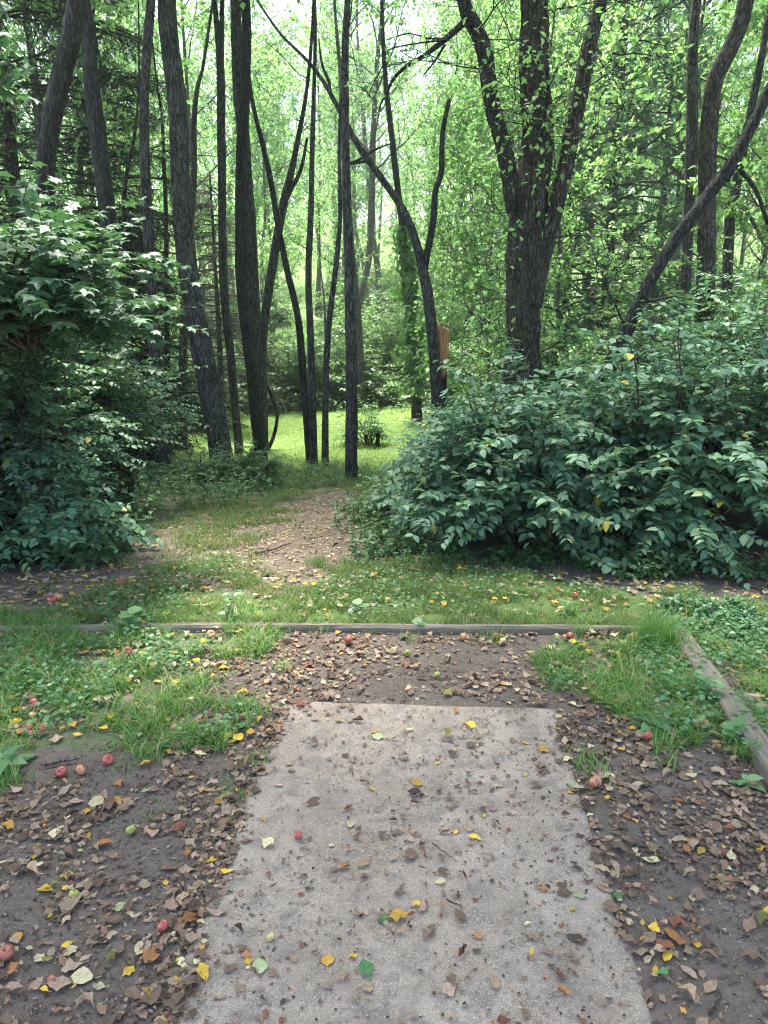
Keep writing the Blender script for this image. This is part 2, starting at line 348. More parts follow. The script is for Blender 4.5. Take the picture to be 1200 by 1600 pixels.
def timber_mat():
    m, nt, b = newmat("weathered_timber"); v = coords(nt, "Object", (1, 14, 14))
    n1 = noise(nt, 6, 6, .7, .4, v); n2 = noise(nt, 26, 4, .7, 0, v); n3 = noise(nt, 3, 3, .5, 0, coords(nt, "Object"))
    c = ramp(nt, n1, [(.25, (.055, .044, .032)), (.45, (.165, .135, .10)), (.7, (.28, .24, .19))])
    c = mixc(nt, ramp(nt, n3, [(.5, (0, 0, 0)), (.7, (.5, .5, .5))]), c, (.16, .15, .11))
    nt.links.new(c, b.inputs["Base Color"]); b.inputs["Roughness"].default_value = .85
    bump(nt, b, math_n(nt, 'ADD', n1, math_n(nt, 'MULTIPLY', n2, .4)), .9, .012); return m
M['timber'] = timber_mat()
def col_mat(name, rough=.75, trans=.12):
    m, nt, b = newmat(name); a = node(nt, "ShaderNodeAttribute", attribute_name="Col").outputs["Color"]
    v = coords(nt, "Object"); n = noise(nt, 120, 4, .7, 0, v); n2 = noise(nt, 35, 3, .6, 0, v)
    c = mixc(nt, ramp(nt, n, [(.35, (.65, .65, .65)), (.6, (0, 0, 0))]), a, mixc(nt, 1.0, a, (.55, .45, .38), 'MULTIPLY'))
    c = mixc(nt, ramp(nt, n2, [(.55, (0, 0, 0)), (.7, (.5, .5, .5))]), c, mixc(nt, 1.0, a, (1.25, 1.2, 1.1), 'MULTIPLY'))
    nt.links.new(c, b.inputs["Base Color"]); b.inputs["Roughness"].default_value = rough; b.inputs["Specular IOR Level"].default_value = .35
    bump(nt, b, n, .35, .003)
    t = nt.nodes.new("ShaderNodeBsdfTranslucent"); nt.links.new(c, t.inputs[0]); mx = nt.nodes.new("ShaderNodeMixShader"); mx.inputs[0].default_value = trans
    nt.links.new(b.outputs[0], mx.inputs[1]); nt.links.new(t.outputs[0], mx.inputs[2]); nt.links.new(mx.outputs[0], nt.nodes["Material Output"].inputs[0])
    return m
M['litter'] = col_mat("dead_leaf")
def apple_mat(name, stops, rough=.3):
    m, nt, b = newmat(name); v = coords(nt, "Object"); n = noise(nt, 2.0, 4, .6, .4, v); n2 = noise(nt, 16, 2, .5, 0, v)
    oi = nt.nodes.new("ShaderNodeObjectInfo").outputs["Random"]
    f = math_n(nt, 'ADD', n, math_n(nt, 'MULTIPLY_ADD', oi, .24)); f.node.inputs[1].default_value; c = ramp(nt, n, stops)
    nb = noise(nt, 1.6, 4, .65, .6, coords(nt, 'Object', (1.1, .9, 1.0))); c = mixc(nt, ramp(nt, nb, [(.55, (0, 0, 0)), (.63, (.85, .85, .85))]), c, (.12, .06, .03))
    c = mixc(nt, ramp(nt, n2, [(.62, (0, 0, 0)), (.7, (.35, .35, .35))]), c, (.75, .6, .35))
    nt.links.new(c, b.inputs["Base Color"]); b.inputs["Roughness"].default_value = rough; return m
M['apple_red'] = apple_mat("apple_red", [(.3, (.22, .025, .03)), (.5, (.36, .055, .05)), (.68, (.42, .19, .09))])
M['apple_peach'] = apple_mat("apple_peach", [(.3, (.36, .09, .055)), (.5, (.45, .19, .10)), (.72, (.48, .32, .16))], .4)
M['apple_orange'] = apple_mat("apple_orange", [(.3, (.25, .08, .04)), (.5, (.40, .19, .08)), (.72, (.46, .30, .13))], .45)
M['apple_green'] = apple_mat("apple_green", [(.3, (.17, .22, .05)), (.55, (.27, .32, .07)), (.72, (.25, .15, .06))], .35)
M['apple_brown'] = apple_mat("apple_brown", [(.3, (.12, .035, .025)), (.5, (.26, .07, .045)), (.75, (.35, .14, .08))], .45)
M['apple_tan'] = apple_mat("apple_tan", [(.3, (.35, .24, .10)), (.55, (.5, .4, .17)), (.78, (.3, .16, .08))], .5)
def plain(name, c, rough=.7):
    m, nt, b = newmat(name); v = coords(nt, "Object"); n = noise(nt, 18, 5, .65, .2, v)
    nt.links.new(ramp(nt, n, [(.3, tuple(x * .6 for x in c)), (.7, tuple(min(1, x * 1.25) for x in c))]), b.inputs["Base Color"]); b.inputs["Roughness"].default_value = rough
    bump(nt, b, n, .4, .01); return m
M['raw_wood'] = None
def raw_wood():
    m, nt, b = newmat("raw_split_wood"); v = coords(nt, "Object", (1, 1, .08)); n = noise(nt, 60, 5, .7, .3, v)
    nt.links.new(ramp(nt, n, [(.3, (.22, .08, .035)), (.5, (.50, .22, .10)), (.7, (.68, .40, .22))]), b.inputs["Base Color"]); b.inputs["Roughness"].default_value = .7
    bump(nt, b, n, .8, .02); return m
M['raw_wood'] = raw_wood()
M['tarp'] = plain("tarp_cloth", (.05, .13, .12), .6)

# ------------------------------------------------------------------ ground
Z_left = [(-60, 1010), (0, 985), (60, 965), (220, 972), (425, 975), (415, 1015), (370, 1045), (320, 1075), (300, 1105), (390, 1120), (395, 1165), (330, 1165), (250, 1172), (150, 1165), (60, 1180), (0, 1205), (-90, 1225)]
Z_right = [(850, 1035), (860, 1000), (960, 985), (1060, 985), (1110, 1060), (1190, 1170), (1150, 1195), (1060, 1135), (960, 1110), (880, 1070)]
Z_back = [(40, 962), (200, 905), (330, 880), (520, 893), (560, 868), (700, 872), (800, 903), (1000, 930), (1320, 960), (1320, 1000), (1060, 975), (220, 966)]
Z_out = [(1080, 985), (1300, 985), (1330, 1140), (1215, 1150), (1150, 1070)]
Z_path = [(60, 960), (-80, 935), (60, 905), (230, 890), (350, 850), (415, 805), (475, 768), (560, 762), (572, 800), (545, 850), (560, 900), (450, 930), (330, 915), (250, 925), (150, 965)]
W_left, W_right, W_back, W_out, W_path = map(gpoly, (Z_left, Z_right, Z_back, Z_out, Z_path))
def soft(P, poly, w):
    Q = P + (np.stack([fbm(P[:, 0] * 2.5, P[:, 1] * 2.5, 41), fbm(P[:, 0] * 2.5, P[:, 1] * 2.5, 47)], -1)) * w * 1.6
    return inpoly(Q, poly).astype(float)
def axis(lo, hi, f0, f1, fine, far):
    a = list(np.arange(f0, f1, fine)); s = fine; x = f1
    while x < hi: a.append(x); s = min(s * 1.12, far); x += s
    a.append(hi); s = fine; x = f0 - fine; b = []
    while x > lo: b.append(x); s = min(s * 1.12, far); x -= s
    b.append(lo); return np.array(b[::-1] + a)
gx = axis(-350, 350, -3.6, 3.6, .045, 12); gyv = axis(-60, 400, .7, 8.5, .045, 12)
X, Y = np.meshgrid(gx, gyv, indexing='ij'); P2 = np.stack([X.ravel(), Y.ravel()], -1)
YAW = radians(3.5)
def pad_local(P):                        # metres along / across the concrete pad
    c, s = cos(YAW), sin(YAW); q = P - PAD0
    return q[:, 0] * c - q[:, 1] * s, q[:, 0] * s + q[:, 1] * c
pl, pr = ground_at(440, 1103), ground_at(865, 1103)
PAD0 = (pl[:2] + pr[:2]) / 2; PADW = np.linalg.norm(pr[:2] - pl[:2]); PADL = 3.2
gz_plain = gz
def gz(x, y):                            # soil creeps over the rim of the slab
    x = np.asarray(x, float); y = np.asarray(y, float); z = gz_plain(x, y); q = np.stack(np.broadcast_arrays(x, y), -1); sh = q.shape[:-1]; a, b = pad_local(q.reshape(-1, 2)); a = a.reshape(sh); b = b.reshape(sh)
    near = (np.abs(a) < PADW / 2 + .12) & (b < .12) & (b > -PADL - .1)
    return np.where(near, .006 + .05 * fbm(x * 5, y * 5, 95, 3) - .20 * np.clip(np.minimum(PADW / 2 - np.abs(a), -b) - .02, 0, 1), z)
Zg = gz(P2[:, 0], P2[:, 1])
u, v = pad_local(P2); ins = (np.abs(u) < PADW / 2 - .11) & (v < -.10) & (v > -PADL + .06)
Zg = np.where(ins, np.minimum(Zg, -.06), Zg)                  # the soil is dug out under the slab
green = np.zeros(len(P2))
green = np.maximum(green, .5 * soft(P2, W_left, .25)); green = np.maximum(green, .48 * soft(P2, W_right, .25))
green = np.maximum(green, .72 * soft(P2, W_back, .35)); green = np.maximum(green, .6 * soft(P2, W_out, .25))
green = np.maximum(green, np.clip((P2[:, 1] - 11.3 + 2 * fbm(P2[:, 0] * .5, P2[:, 1] * .5, 60)) / .8, 0, 1))
green = np.maximum(green, np.clip((P2[:, 1] - 5.5) / 2, 0, .45))
onpath = soft(P2, W_path, .5); green = np.where(onpath > 0, np.minimum(green, .22), green)
green = np.where((P2[:, 1] > 26) , .85, green)
litter_a = np.where(onpath > 0, .8, np.clip((P2[:, 1] - 5) / 3, 0, .35)); litter_a = np.where(P2[:, 1] > 11.5, .1, litter_a)
nx, ny = X.shape; ii = (np.arange(nx - 1)[:, None] * ny + np.arange(ny - 1)[None]).ravel()
Q = np.stack([ii, ii + ny, ii + ny + 1, ii + 1], -1)
o = obj("ground", mesh_data("ground", np.column_stack([P2, Zg]), [Q], M['ground'], True, {"green": green, "litter": litter_a})); tag(o, None, None, kind="structure")

# ------------------------------------------------------------------ concrete pad
def build_pad():
    nu, nv = 60, 150; U = np.linspace(-.5, .5, nu) * PADW; Vv = np.linspace(-PADL, 0, nv); UU, VV = np.meshgrid(U, Vv, indexing='ij')
    e = .018 * fbm(VV * 4, UU * 0 + 3, 70) * (np.abs(UU) > PADW * .49)
    c, s = cos(YAW), sin(YAW); UU2 = UU + np.sign(UU) * e; VV2 = VV + .02 * fbm(UU * 4, VV * 0, 75) * (VV > -.01)
    top = .014 + .010 * fbm(UU * 2, VV * 2, 71) + .004 * fbm(UU * 14, VV * 14, 72)
    ed = np.minimum(PADW / 2 - np.abs(UU), np.minimum(-VV, VV + PADL)); top = top - .012 * np.clip(1 - ed / .025, 0, 1) ** 2
    x = UU2 * c + VV2 * s; y = -UU2 * s + VV2 * c
    V = np.stack([x, y, top], -1).reshape(-1, 3); i = (np.arange(nu - 1)[:, None] * nv + np.arange(nv - 1)).ravel()
    Q = np.stack([i, i + nv, i + nv + 1, i + 1], -1)
    ring = np.concatenate([np.arange(nu) * nv, (nu - 1) * nv + np.arange(1, nv), np.arange(nu - 2, -1, -1) * nv + nv - 1, np.arange(nv - 2, 0, -1)])
    low = V[ring].copy(); low[:, 2] = -.10; b = len(V) + np.arange(len(ring)); k = np.roll(np.arange(len(ring)), -1)
    Q2 = np.stack([ring[k], ring, b, b[k]], -1)
    return mesh_data("concrete_pad", np.concatenate([V, low]), [Q, Q2], M['concrete'])
o = obj("concrete_pad", build_pad(), None, (PAD0[0], PAD0[1], 0)); tag(o, "worn grey concrete slab strewn with dead leaves, set flush in the dirt", "concrete slab")

# ------------------------------------------------------------------ timber edging
def board(name, label, A, B, w, h, seed, top):
    A = np.asarray(A, float); B = np.asarray(B, float); L = np.linalg.norm(B - A); n = max(8, int(L / .04)); t = np.linspace(0, L, n)
    prof = np.array([(-w / 2, -h), (-w / 2, -.012), (-w / 2 + .008, 0), (-w * .2, .001), (w * .05, -.003), (w * .25, 0), (w / 2 - .008, 0), (w / 2, -.012), (w / 2, -h)]); k = len(prof)
    V = np.zeros((n, k, 3)); V[..., 0] = t[:, None]; V[..., 1] = prof[None, :, 0]; V[..., 2] = prof[None, :, 1]
    V[:, 1:-1, 1] += .012 * fbm(t[:, None] * 6, np.arange(k - 2)[None] * 2., seed); V[:, 1:-1, 2] += .012 * fbm(t[:, None] * 5, np.arange(k - 2)[None] * 1.3, seed + 4)
    V[..., 2] += (.02 * fbm(t * 1.0, t * 0, seed + 9))[:, None]
    i = (np.arange(n - 1)[:, None] * k + np.arange(k - 1)).ravel(); Q = np.stack([i, i + k, i + k + 1, i + 1], -1)
    Vf = V.reshape(-1, 3); c0 = len(Vf); Vf = np.concatenate([Vf, [[0, 0, -h * .5], [L, 0, -h * .5]]])
    T = [(j, j + 1, c0) for j in range(k - 1)] + [((n - 1) * k + j + 1, (n - 1) * k + j, c0 + 1) for j in range(k - 1)]
    o = obj(name, mesh_data(name, Vf, [Q, np.array(T)], M['timber'], False)); o.location = (A[0], A[1], top); o.rotation_euler = (0, 0, math.atan2(B[1] - A[1], B[0] - A[0]))
    return tag(o, label, "timber edging")
TOP = .052
def at_z(px, py, z):
    d = ray(px, py); return (np.array([0, 0, EYE]) + d * ((z - EYE) / d[2]))[:2]
A, B, C, D_, E_ = at_z(-60, 975, TOP), at_z(418, 971, TOP), at_z(424, 972, TOP), at_z(1000, 977, TOP), None
board("timber_edging", "grey weathered board at the back left, half sunk in grass and weeds", A, B, .05, .14, 80, TOP - .014)
board("timber_edging", "long grey weathered board across the back, behind the bare dirt", C, D_, .045, .15, 84, TOP - .008)
s0, s1 = at_z(1055, 977, TOP), at_z(1222, 1206, TOP); d = (s1 - s0) / np.linalg.norm(s1 - s0); s1 = s1 + d * 1.1
board("timber_edging", "cracked grey beam running toward the viewer along the right side", s0, s1, .10, .18, 88, TOP + .005)

# ------------------------------------------------------------------ trees: generators
def crown_from(rs, P0, D0, L, r, k1=5, k2=5, nl=10, ls=.11, up=.06, spread=.35, tpl=SIMPLE, droop=-.02, lim=None):
    limbs = branches(rs, P0, D0, L, 7, up, .13)
    p, dd, f = spawn(rs, limbs, k1, .25, 1.0, .9, .7, .15); Ls = np.repeat(np.broadcast_to(L, (len(P0),)), k1) * (.55 - .25 * f)
    sub = branches(rs, p, dd, Ls, 5, .03, .16)
    p2, d2, f2 = spawn(rs, sub, k2, .2, 1.0, .9, .7, .05); tw = branches(rs, p2, d2, np.repeat(Ls, k2) * .5 + .12, 4, droop, .15)
    p3, d3, f3 = spawn(rs, tw, nl, .1, 1.05, .9, .55, .0)
    Nn = nrm(np.array([0, 0, 1.]) + rs.normal(0, .45, p3.shape)); S = ls * (.7 + .6 * rs.random(len(p3)))
    V, q, t, rn = leaves(p3, d3 + np.array([0, 0, -.25]), Nn, S, tpl, .9 + .3 * rs.random(len(p3)), None, rs)
    rad = np.linspace(1, .25, 8)[None] * np.broadcast_to(r, (len(P0),))[:, None]
    wood = [polytubes(limbs, rad, 5), polytubes(sub, np.linspace(.4, .12, 6)[None] * np.repeat(np.broadcast_to(r, (len(P0),)), k1)[:, None] + .002, 4),
            polytubes(tw, np.full((len(tw), 5), .004) * np.linspace(1, .5, 5), 3)]
    return wood, (V, q, t, rn)
def broadleaf(seed, H, r, cr, base=.25, nl=14, k1=6, k2=5, lv=9, ls=.13, lean=0.0, mat='leaf_wood', bark='bark_far', up0=.4):
    rs = np.random.default_rng(seed); a = rs.random() * 6.28
    z = np.linspace(-.25, H, 9); wob = np.cumsum(rs.normal(0, H * .008, (9, 2)), 0); wob[:2] = 0
    P = np.column_stack([wob[:, 0] + lean * np.clip(z, 0, None) ** 1.3 / H ** .3 * cos(a), wob[:, 1] + lean * np.clip(z, 0, None) ** 1.3 / H ** .3 * sin(a), z]); R = r * (1 - .85 * np.clip(z / H, 0, 1)) ; R[0] *= 1.5; R[1] *= 1.05
    Ps, Rs = smooth_path(P, R, .35); tr = tube(Ps, Rs, 9, .18, seed)
    f = base + (1 - base) * (np.arange(nl) + rs.random(nl)) / nl; zz = f * H
    P0 = np.column_stack([np.interp(zz, Ps[:, 2], Ps[:, 0]), np.interp(zz, Ps[:, 2], Ps[:, 1]), zz]); az = np.arange(nl) * 2.4 + rs.random(nl)
    D0 = np.column_stack([np.cos(az), np.sin(az), up0 + .8 * f]); L = cr * (1.1 - .55 * np.abs(f - .5)) * (.7 + .5 * rs.random(nl))
    wood, lf = crown_from(rs, P0, D0, L, r * .35 * (1.1 - f * .7), k1, k2, lv, ls)
    W = merge(wood)
    return (mesh_data("trunk", tr[0], [tr[1], tr[2]], M[bark]), mesh_data("limbs", W[0], [W[1]], M[bark]), mesh_data("crown", lf[0], [lf[1], lf[2]], M[mat], False, {"rnd": lf[3]}))
def assemble(name, label, cat, loc, parts, group=None, rz=0):
    t = thing(name, label, cat, loc, group, rz)
    for me in parts: obj(me.name.split('.')[0], me, t)
    return t

# ------------------------------------------------------------------ the trunks one can tell apart in the photo
def px_path(path, Y, dy=0.0):
    n = len(path); P = np.array([at(x, y, Y + dy * (1 - i / max(1, n - 1))) for i, (x, y, w) in enumerate(path)])
    R = np.array([w / 2 * Y / (CP + (800 - y) / F * SP) / F for x, y, w in path]); return P, R
def tree(name, label, path, Y=None, bark='bark', forks=(), ext=5.0, crown=True, sides=16, seed=1, cat="tree", dy=0.0, amp=.22, leaf='leaf_wood', hang=0, flare=1.6, key_twigs=7, crown_n=9):
    """path from the top of the picture down to the foot, (x, y, width) in photo pixels at distance Y; the tree goes on above the frame."""
    rs = np.random.default_rng(seed)
    if Y is None: Y = ground_at(path[-1][0], path[-1][1])[1]
    P, R = px_path(path, Y, dy); foot = P[-1]; g = gz(foot[0], foot[1])
    if foot[2] > g - .02:                                  # foot hidden behind leaves: carry the trunk down to the soil
        d = nrm(P[-1] - P[-2]); d[2] = min(d[2], -.8); q = foot + d * ((foot[2] - g) / -d[2]); P = np.vstack([P, [q[0], q[1], float(gz(q[0], q[1]))]]); R = np.append(R, R[-1] * 1.06)
    R[-1] *= flare ** .6; P = np.vstack([P, P[-1] + [0, 0, -.2]]); R = np.append(R, R[-1] * 1.15)
    base = np.array([P[-2][0], P[-2][1], float(gz(P[-2][0], P[-2][1]))]); top0 = P[0].copy(); rt = R[0]
    if ext:
        d = nrm(P[0] - P[1]); q = [P[0]]
        for i in range(4): d = nrm(d + rs.normal(0, .06, 3) + [0, 0, .12]); q.append(q[-1] + d * ext / 4)
        P = np.vstack([np.array(q[:0:-1]), P]); R = np.concatenate([rt * np.array([.25, .5, .72, .88]), R])
    Ps, Rs = smooth_path(P[::-1] - base, R[::-1], .07 if R.max() > .07 else .12)
    t = thing(name, label, cat, base)
    tr = tube(Ps, Rs, sides, amp, seed); obj("trunk", mesh_data("trunk", tr[0], [tr[1], tr[2]], M[bark]), t)
    tips = [(Ps[-1], nrm(Ps[-1] - Ps[-6]), Rs[-1])]; span = [(Ps, Rs)]
    for fk in forks:
        fp, fY, fext = fk[0], fk[1] if fk[1] else Y, fk[2]
        Pf, Rf = px_path(fp, fY, 0); Pf = Pf - base
        if fext:
            d = nrm(Pf[0] - Pf[1]); q = [Pf[0]]; r0 = Rf[0]
            for i in range(3): d = nrm(d + rs.normal(0, .08, 3) + [0, 0, .12]); q.append(q[-1] + d * fext / 3)
            Pf = np.vstack([np.array(q[:0:-1]), Pf]); Rf = np.concatenate([r0 * np.array([.3, .6, .85]), Rf])
        Pg, Rg = smooth_path(Pf[::-1], Rf[::-1], .07); tb = tube(Pg, Rg, max(7, sides - 3), amp, seed + 7)
        obj("limb", mesh_data("limb", tb[0], [tb[1], tb[2]], M[fk[3] if len(fk) > 3 else bark]), t)
        if fext: span.append((Pg, Rg))
    hz = np.where((Ps[:, 2] > .9) & (Ps[:, 2] + base[2] < EYE + .36 * base[1]))[0]
    if len(hz) > 6 and key_twigs:
        k = key_twigs; ix = rs.choice(hz, k); az = rs.random(k) * 6.28; d0 = np.column_stack([np.cos(az), np.sin(az) * .6, .35 + .4 * rs.random(k)])
        Lw = (.12 + .9 * rs.random(k) ** 2); b1 = branches(rs, Ps[ix], d0, Lw, 6, .02, .16); p2, d2, f2 = spawn(rs, b1, 3, .35, 1.0, .7, .8, .1); b2 = branches(rs, p2, d2, np.repeat(Lw, 3) * .45, 4, .0, .18)
        for q in range(k):
            W = merge([polytubes(b1[q:q + 1], np.linspace(.009, .003, 7)[None] * (.6 + .8 * Lw[q]), 5), polytubes(b2[q * 3:q * 3 + 3], np.linspace(.0035, .0015, 5)[None] * np.ones((3, 1)), 3)])
            obj("dead_twig", mesh_data("dead_twig", W[0], [W[1]], M[bark]), t)
    if crown and ext:
        wood = []; lv = []
        for Pg, Rg in span:
            hz = np.where(Pg[:, 2] + base[2] > EYE + .36 * base[1] + .4)[0]
            if len(hz) < 3: continue
            nlb = crown_n; ix = hz[(np.linspace(.05, .98, nlb) * (len(hz) - 1)).astype(int)]; az = np.arange(nlb) * 2.4 + rs.random() * 6
            D0 = np.column_stack([np.cos(az), np.sin(az), np.full(nlb, .55)])
            w, l = crown_from(rs, Pg[ix], D0, 2.9 * (.7 + .6 * rs.random(nlb)), Rg[ix] * .45 + .004, 6, 5, 8, .13); wood += w; lv.append(l)
        if lv:
            W = merge(wood); obj("limbs", mesh_data("limbs", W[0], [W[1]], M[bark]), t)
            V, q, tt = merge([(l[0], l[1], l[2]) for l in lv]); obj("crown", mesh_data("crown", V, [q, tt], M[leaf], False, {"rnd": np.concatenate([l[3] for l in lv])}), t)
    return t, base
T = {}
def add(key, *a, **k): T[key] = tree(*a, **k)
add('A', "leaning_tree", "dark leaning trunk at the far left, in front of the spruce", [(126, -10, 30), (112, 60, 30), (95, 125, 30), (80, 200, 28), (72, 260, 28), (66, 420, 30), (60, 640, 32)], 9.0, 'bark_dark', seed=21, ext=8)
add('B', "slender_tree", "dark trunk leaning right, between the far left trunk and the slim straight one", [(133, 20, 22), (140, 100, 22), (147, 167, 24), (157, 247, 25), (175, 400, 24), (198, 600, 22), (222, 752, 22)], None, 'bark_dark', seed=22, ext=8)
add('C', "slim_tree", "slim straight dark trunk rising from the shrubs, left of the thick leaning trunk", [(237, -10, 14), (226, 150, 14), (228, 290, 15), (238, 480, 18), (246, 600, 24), (252, 745, 30)], None, 'bark', seed=23)
add('D', "leaning_tree", "thick grey trunk leaning left, with rough scaly bark, beside the path", [(261, -10, 27), (266, 70, 27), (276, 150, 28), (284, 300, 31), (292, 400, 31), (315, 540, 32), (334, 640, 33), (352, 742, 37)], None, 'bark', seed=24, ext=9, sides=22)
add('E', "slim_tree", "thin forked trunk between the thick leaning trunk and the twin trunks", [(334, -10, 8), (341, 60, 10), (345, 120, 13), (346, 220, 13), (347, 300, 12), (350, 450, 13), (360, 550, 13), (368, 640, 13), (374, 708, 15)], None, 'bark', seed=25,
    forks=[([(348, -10, 6), (346, 60, 8), (344, 115, 11)], None, 2.5)])
add('F', "black_barked_tree", "nearly black trunk at the left edge of the path, front one of the twin trunks", [(383, -10, 14), (384, 125, 15), (378, 225, 18), (376, 350, 18), (378, 450, 18), (388, 540, 18), (398, 620, 20), (408, 722, 23)], None, 'bark_dark', seed=26, ext=8)
add('F2', "grey_barked_tree", "grey trunk just behind the nearly black one, rear one of the twin trunks", [(368, -10, 15), (374, 125, 21), (383, 260, 19), (391, 375, 20), (396, 480, 19), (401, 580, 18), (408, 700, 18)], None, 'bark', seed=27, ext=6)
add('G', "leaning_tree", "grey trunk leaning right and forking high, behind the twin trunks", [(478, 150, 6), (466, 215, 8), (457, 260, 10), (442, 325, 13), (424, 425, 14), (412, 520, 13), (410, 600, 13), (413, 690, 14)], 15.5, 'bark', seed=28,
    forks=[([(480, 215, 4), (470, 265, 6), (455, 295, 8), (443, 318, 9)], 15.5, 0)], ext=3)
add('Gc', "curved_sapling", "thin bare sapling bowed like a sickle, right of the twin trunks", [(404, 560, 3), (412, 590, 4), (425, 620, 5), (433, 650, 5), (428, 680, 6), (419, 702, 7)], None, 'bark_dark', seed=29, ext=0, sides=8)
add('H', "slim_tree", "thin dark trunk leaning left out of the middle clump by the path", [(392, 145, 6), (401, 190, 7), (410, 225, 8), (424, 290, 9), (436, 360, 9), (448, 420, 10), (466, 500, 11), (474, 590, 12), (485, 722, 13)], None, 'bark_dark', seed=30, ext=2.5)
add('I', "slim_tree", "thin straight trunk in the middle clump, right beside the left-leaning one", [(492, 90, 6), (489, 200, 8), (486, 325, 9), (482, 430, 10), (485, 520, 11), (488, 620, 11), (490, 726, 13)], None, 'bark', seed=31, ext=2.5)
add('J', "slim_tree", "thinnest bent trunk, between the middle clump and the straight trunk by the path", [(530, 230, 5), (531, 300, 6), (531, 350, 7), (524, 425, 8), (513, 520, 9), (509, 620, 9), (508, 728, 11)], None, 'bark', seed=32, ext=2.5)
add('K', "straight_tree", "straight slim grey trunk at the end of the dirt path", [(544, -10, 10), (540, 60, 12), (539, 125, 13), (540, 250, 14), (545, 400, 15), (547, 500, 17), (549, 620, 18), (549, 748, 20)], None, 'bark', seed=33, crown_n=6, ext=8)
add('L', "forked_tree", "leaning grey tree whose long bare limb slants up left across the straight trunk", [(440, 55, 4), (480, 95, 5), (510, 135, 7), (550, 210, 9), (575, 250, 10), (602, 287, 11), (630, 330, 12), (650, 380, 14), (665, 440, 17), (672, 490, 18), (679, 560, 19), (683, 618, 20)], 11.5, 'bark', seed=34, ext=1.5, crown=False,
    forks=[([(702, 155, 7), (692, 205, 8), (689, 270, 9), (680, 300, 9), (676, 350, 10), (664, 415, 11), (663, 450, 11)], 11.5, 0, 'bark_dark'),
           ([(498, 60, 2), (503, 100, 4), (514, 128, 5), (515, 140, 5)], 11.5, 0), ([(610, 225, 2), (590, 232, 3), (560, 250, 4), (545, 256, 4), (572, 252, 4)], 11.6, 0, 'bark_dark')])
add('P', "big_tree", "biggest tree on the right, three thick limbs rising from one shaggy trunk", [(835, -10, 41), (835, 60, 41), (836, 125, 42), (841, 200, 44), (836, 270, 50), (826, 330, 56), (820, 420, 52), (817, 520, 52), (818, 600, 56), (818, 665, 62)], 8.6, 'bark_brown', seed=35, crown_n=5, ext=9, sides=28, amp=.3,
    forks=[([(722, -10, 20), (738, 35, 23), (755, 75, 24), (765, 140, 25), (776, 190, 25), (787, 225, 25), (797, 275, 27), (808, 330, 30)], 8.5, 4, 'bark_dark'),
           ([(935, 20, 20), (924, 60, 23), (910, 130, 25), (897, 185, 25), (884, 255, 25), (872, 310, 26), (856, 370, 26), (842, 430, 28), (832, 480, 30)], 8.5, 4, 'bark_brown'),
           ([(592, 169, 2), (604, 145, 4), (617, 120, 5), (640, 100, 6), (662, 88, 7), (695, 62, 9), (730, 32, 11)], 8.4, 0, 'bark_dark'),
           ([(604, 62, 1.5), (640, 52, 2), (668, 60, 2.5), (700, 60, 3)], 8.4, 0, 'bark_dark'),
           ([(662, 117, 2), (680, 95, 3), (695, 70, 4)], 8.4, 0, 'bark_dark'),
           ([(600, 112, 1.2), (604, 80, 2), (650, 68, 2.5), (700, 62, 3)], 8.35, 0, 'bark_dark'),
           ([(790, 668, 20), (795, 620, 26), (803, 560, 30)], 8.5, 0, 'bark_brown')])
add('Q', "leaning_limb_tree", "dark bare trunk slanting steeply up to the right edge over the leafy bush", [(1238, 60, 14), (1198, 150, 16), (1152, 240, 18), (1102, 312, 20), (1052, 380, 20), (1010, 450, 20), (964, 548, 22)], 7.6, 'bark_dark', seed=36, crown_n=3, ext=3, sides=18,
    forks=[([(1200, 350, 6), (1180, 295, 6), (1150, 262, 8), (1135, 283, 9)], 7.6, 0)])
add('R', "tall_tree", "tall shaggy trunk curving right near the right edge, behind the slanting one", [(1168, -10, 25), (1160, 30, 25), (1140, 78, 25), (1116, 132, 25), (1106, 225, 26), (1105, 310, 26), (1104, 420, 28), (1100, 560, 28)], 9.8, 'bark_brown', seed=37, crown_n=4, ext=8, sides=18)
add('S', "tall_tree", "straight grey-green trunk behind the shaggy curving one on the right", [(1085, 40, 15), (1082, 125, 17), (1080, 250, 18), (1072, 415, 18), (1066, 560, 19)], 12.5, 'bark', seed=38)
add('T', "slim_tree", "slim bent trunk by the right edge, behind the slanting bare trunk", [(1195, 60, 9), (1185, 115, 11), (1172, 180, 12), (1160, 235, 13), (1148, 300, 15), (1140, 350, 16), (1130, 560, 17)], 12.0, 'bark', seed=39)
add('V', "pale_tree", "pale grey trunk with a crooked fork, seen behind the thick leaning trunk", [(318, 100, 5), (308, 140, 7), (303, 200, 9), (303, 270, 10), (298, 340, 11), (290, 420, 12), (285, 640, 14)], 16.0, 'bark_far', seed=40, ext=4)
add('W', "sapling", "very thin dark sapling between the spruce and the slim straight trunk", [(217, 130, 3), (212, 200, 4), (205, 240, 5), (196, 290, 6), (192, 420, 7), (190, 640, 8)], 12.5, 'bark_dark', seed=41, ext=2, sides=8)
add('X', "bare_sapling", "thin bare sapling right behind the slim straight trunk on the left", [(247, 140, 3), (254, 190, 5), (256, 260, 6), (259, 330, 7), (262, 640, 9)], 15.0, 'bark_dark', seed=42, ext=2, sides=8)
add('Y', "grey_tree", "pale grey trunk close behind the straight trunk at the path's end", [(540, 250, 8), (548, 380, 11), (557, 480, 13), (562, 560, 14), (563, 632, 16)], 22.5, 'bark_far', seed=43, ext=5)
add('Z', "sapling", "thin dark upright stem among the shaded shrubs on the left", [(160, 560, 5), (161, 660, 6), (160, 748, 7)], None, 'bark_dark', seed=44, ext=0, sides=8)

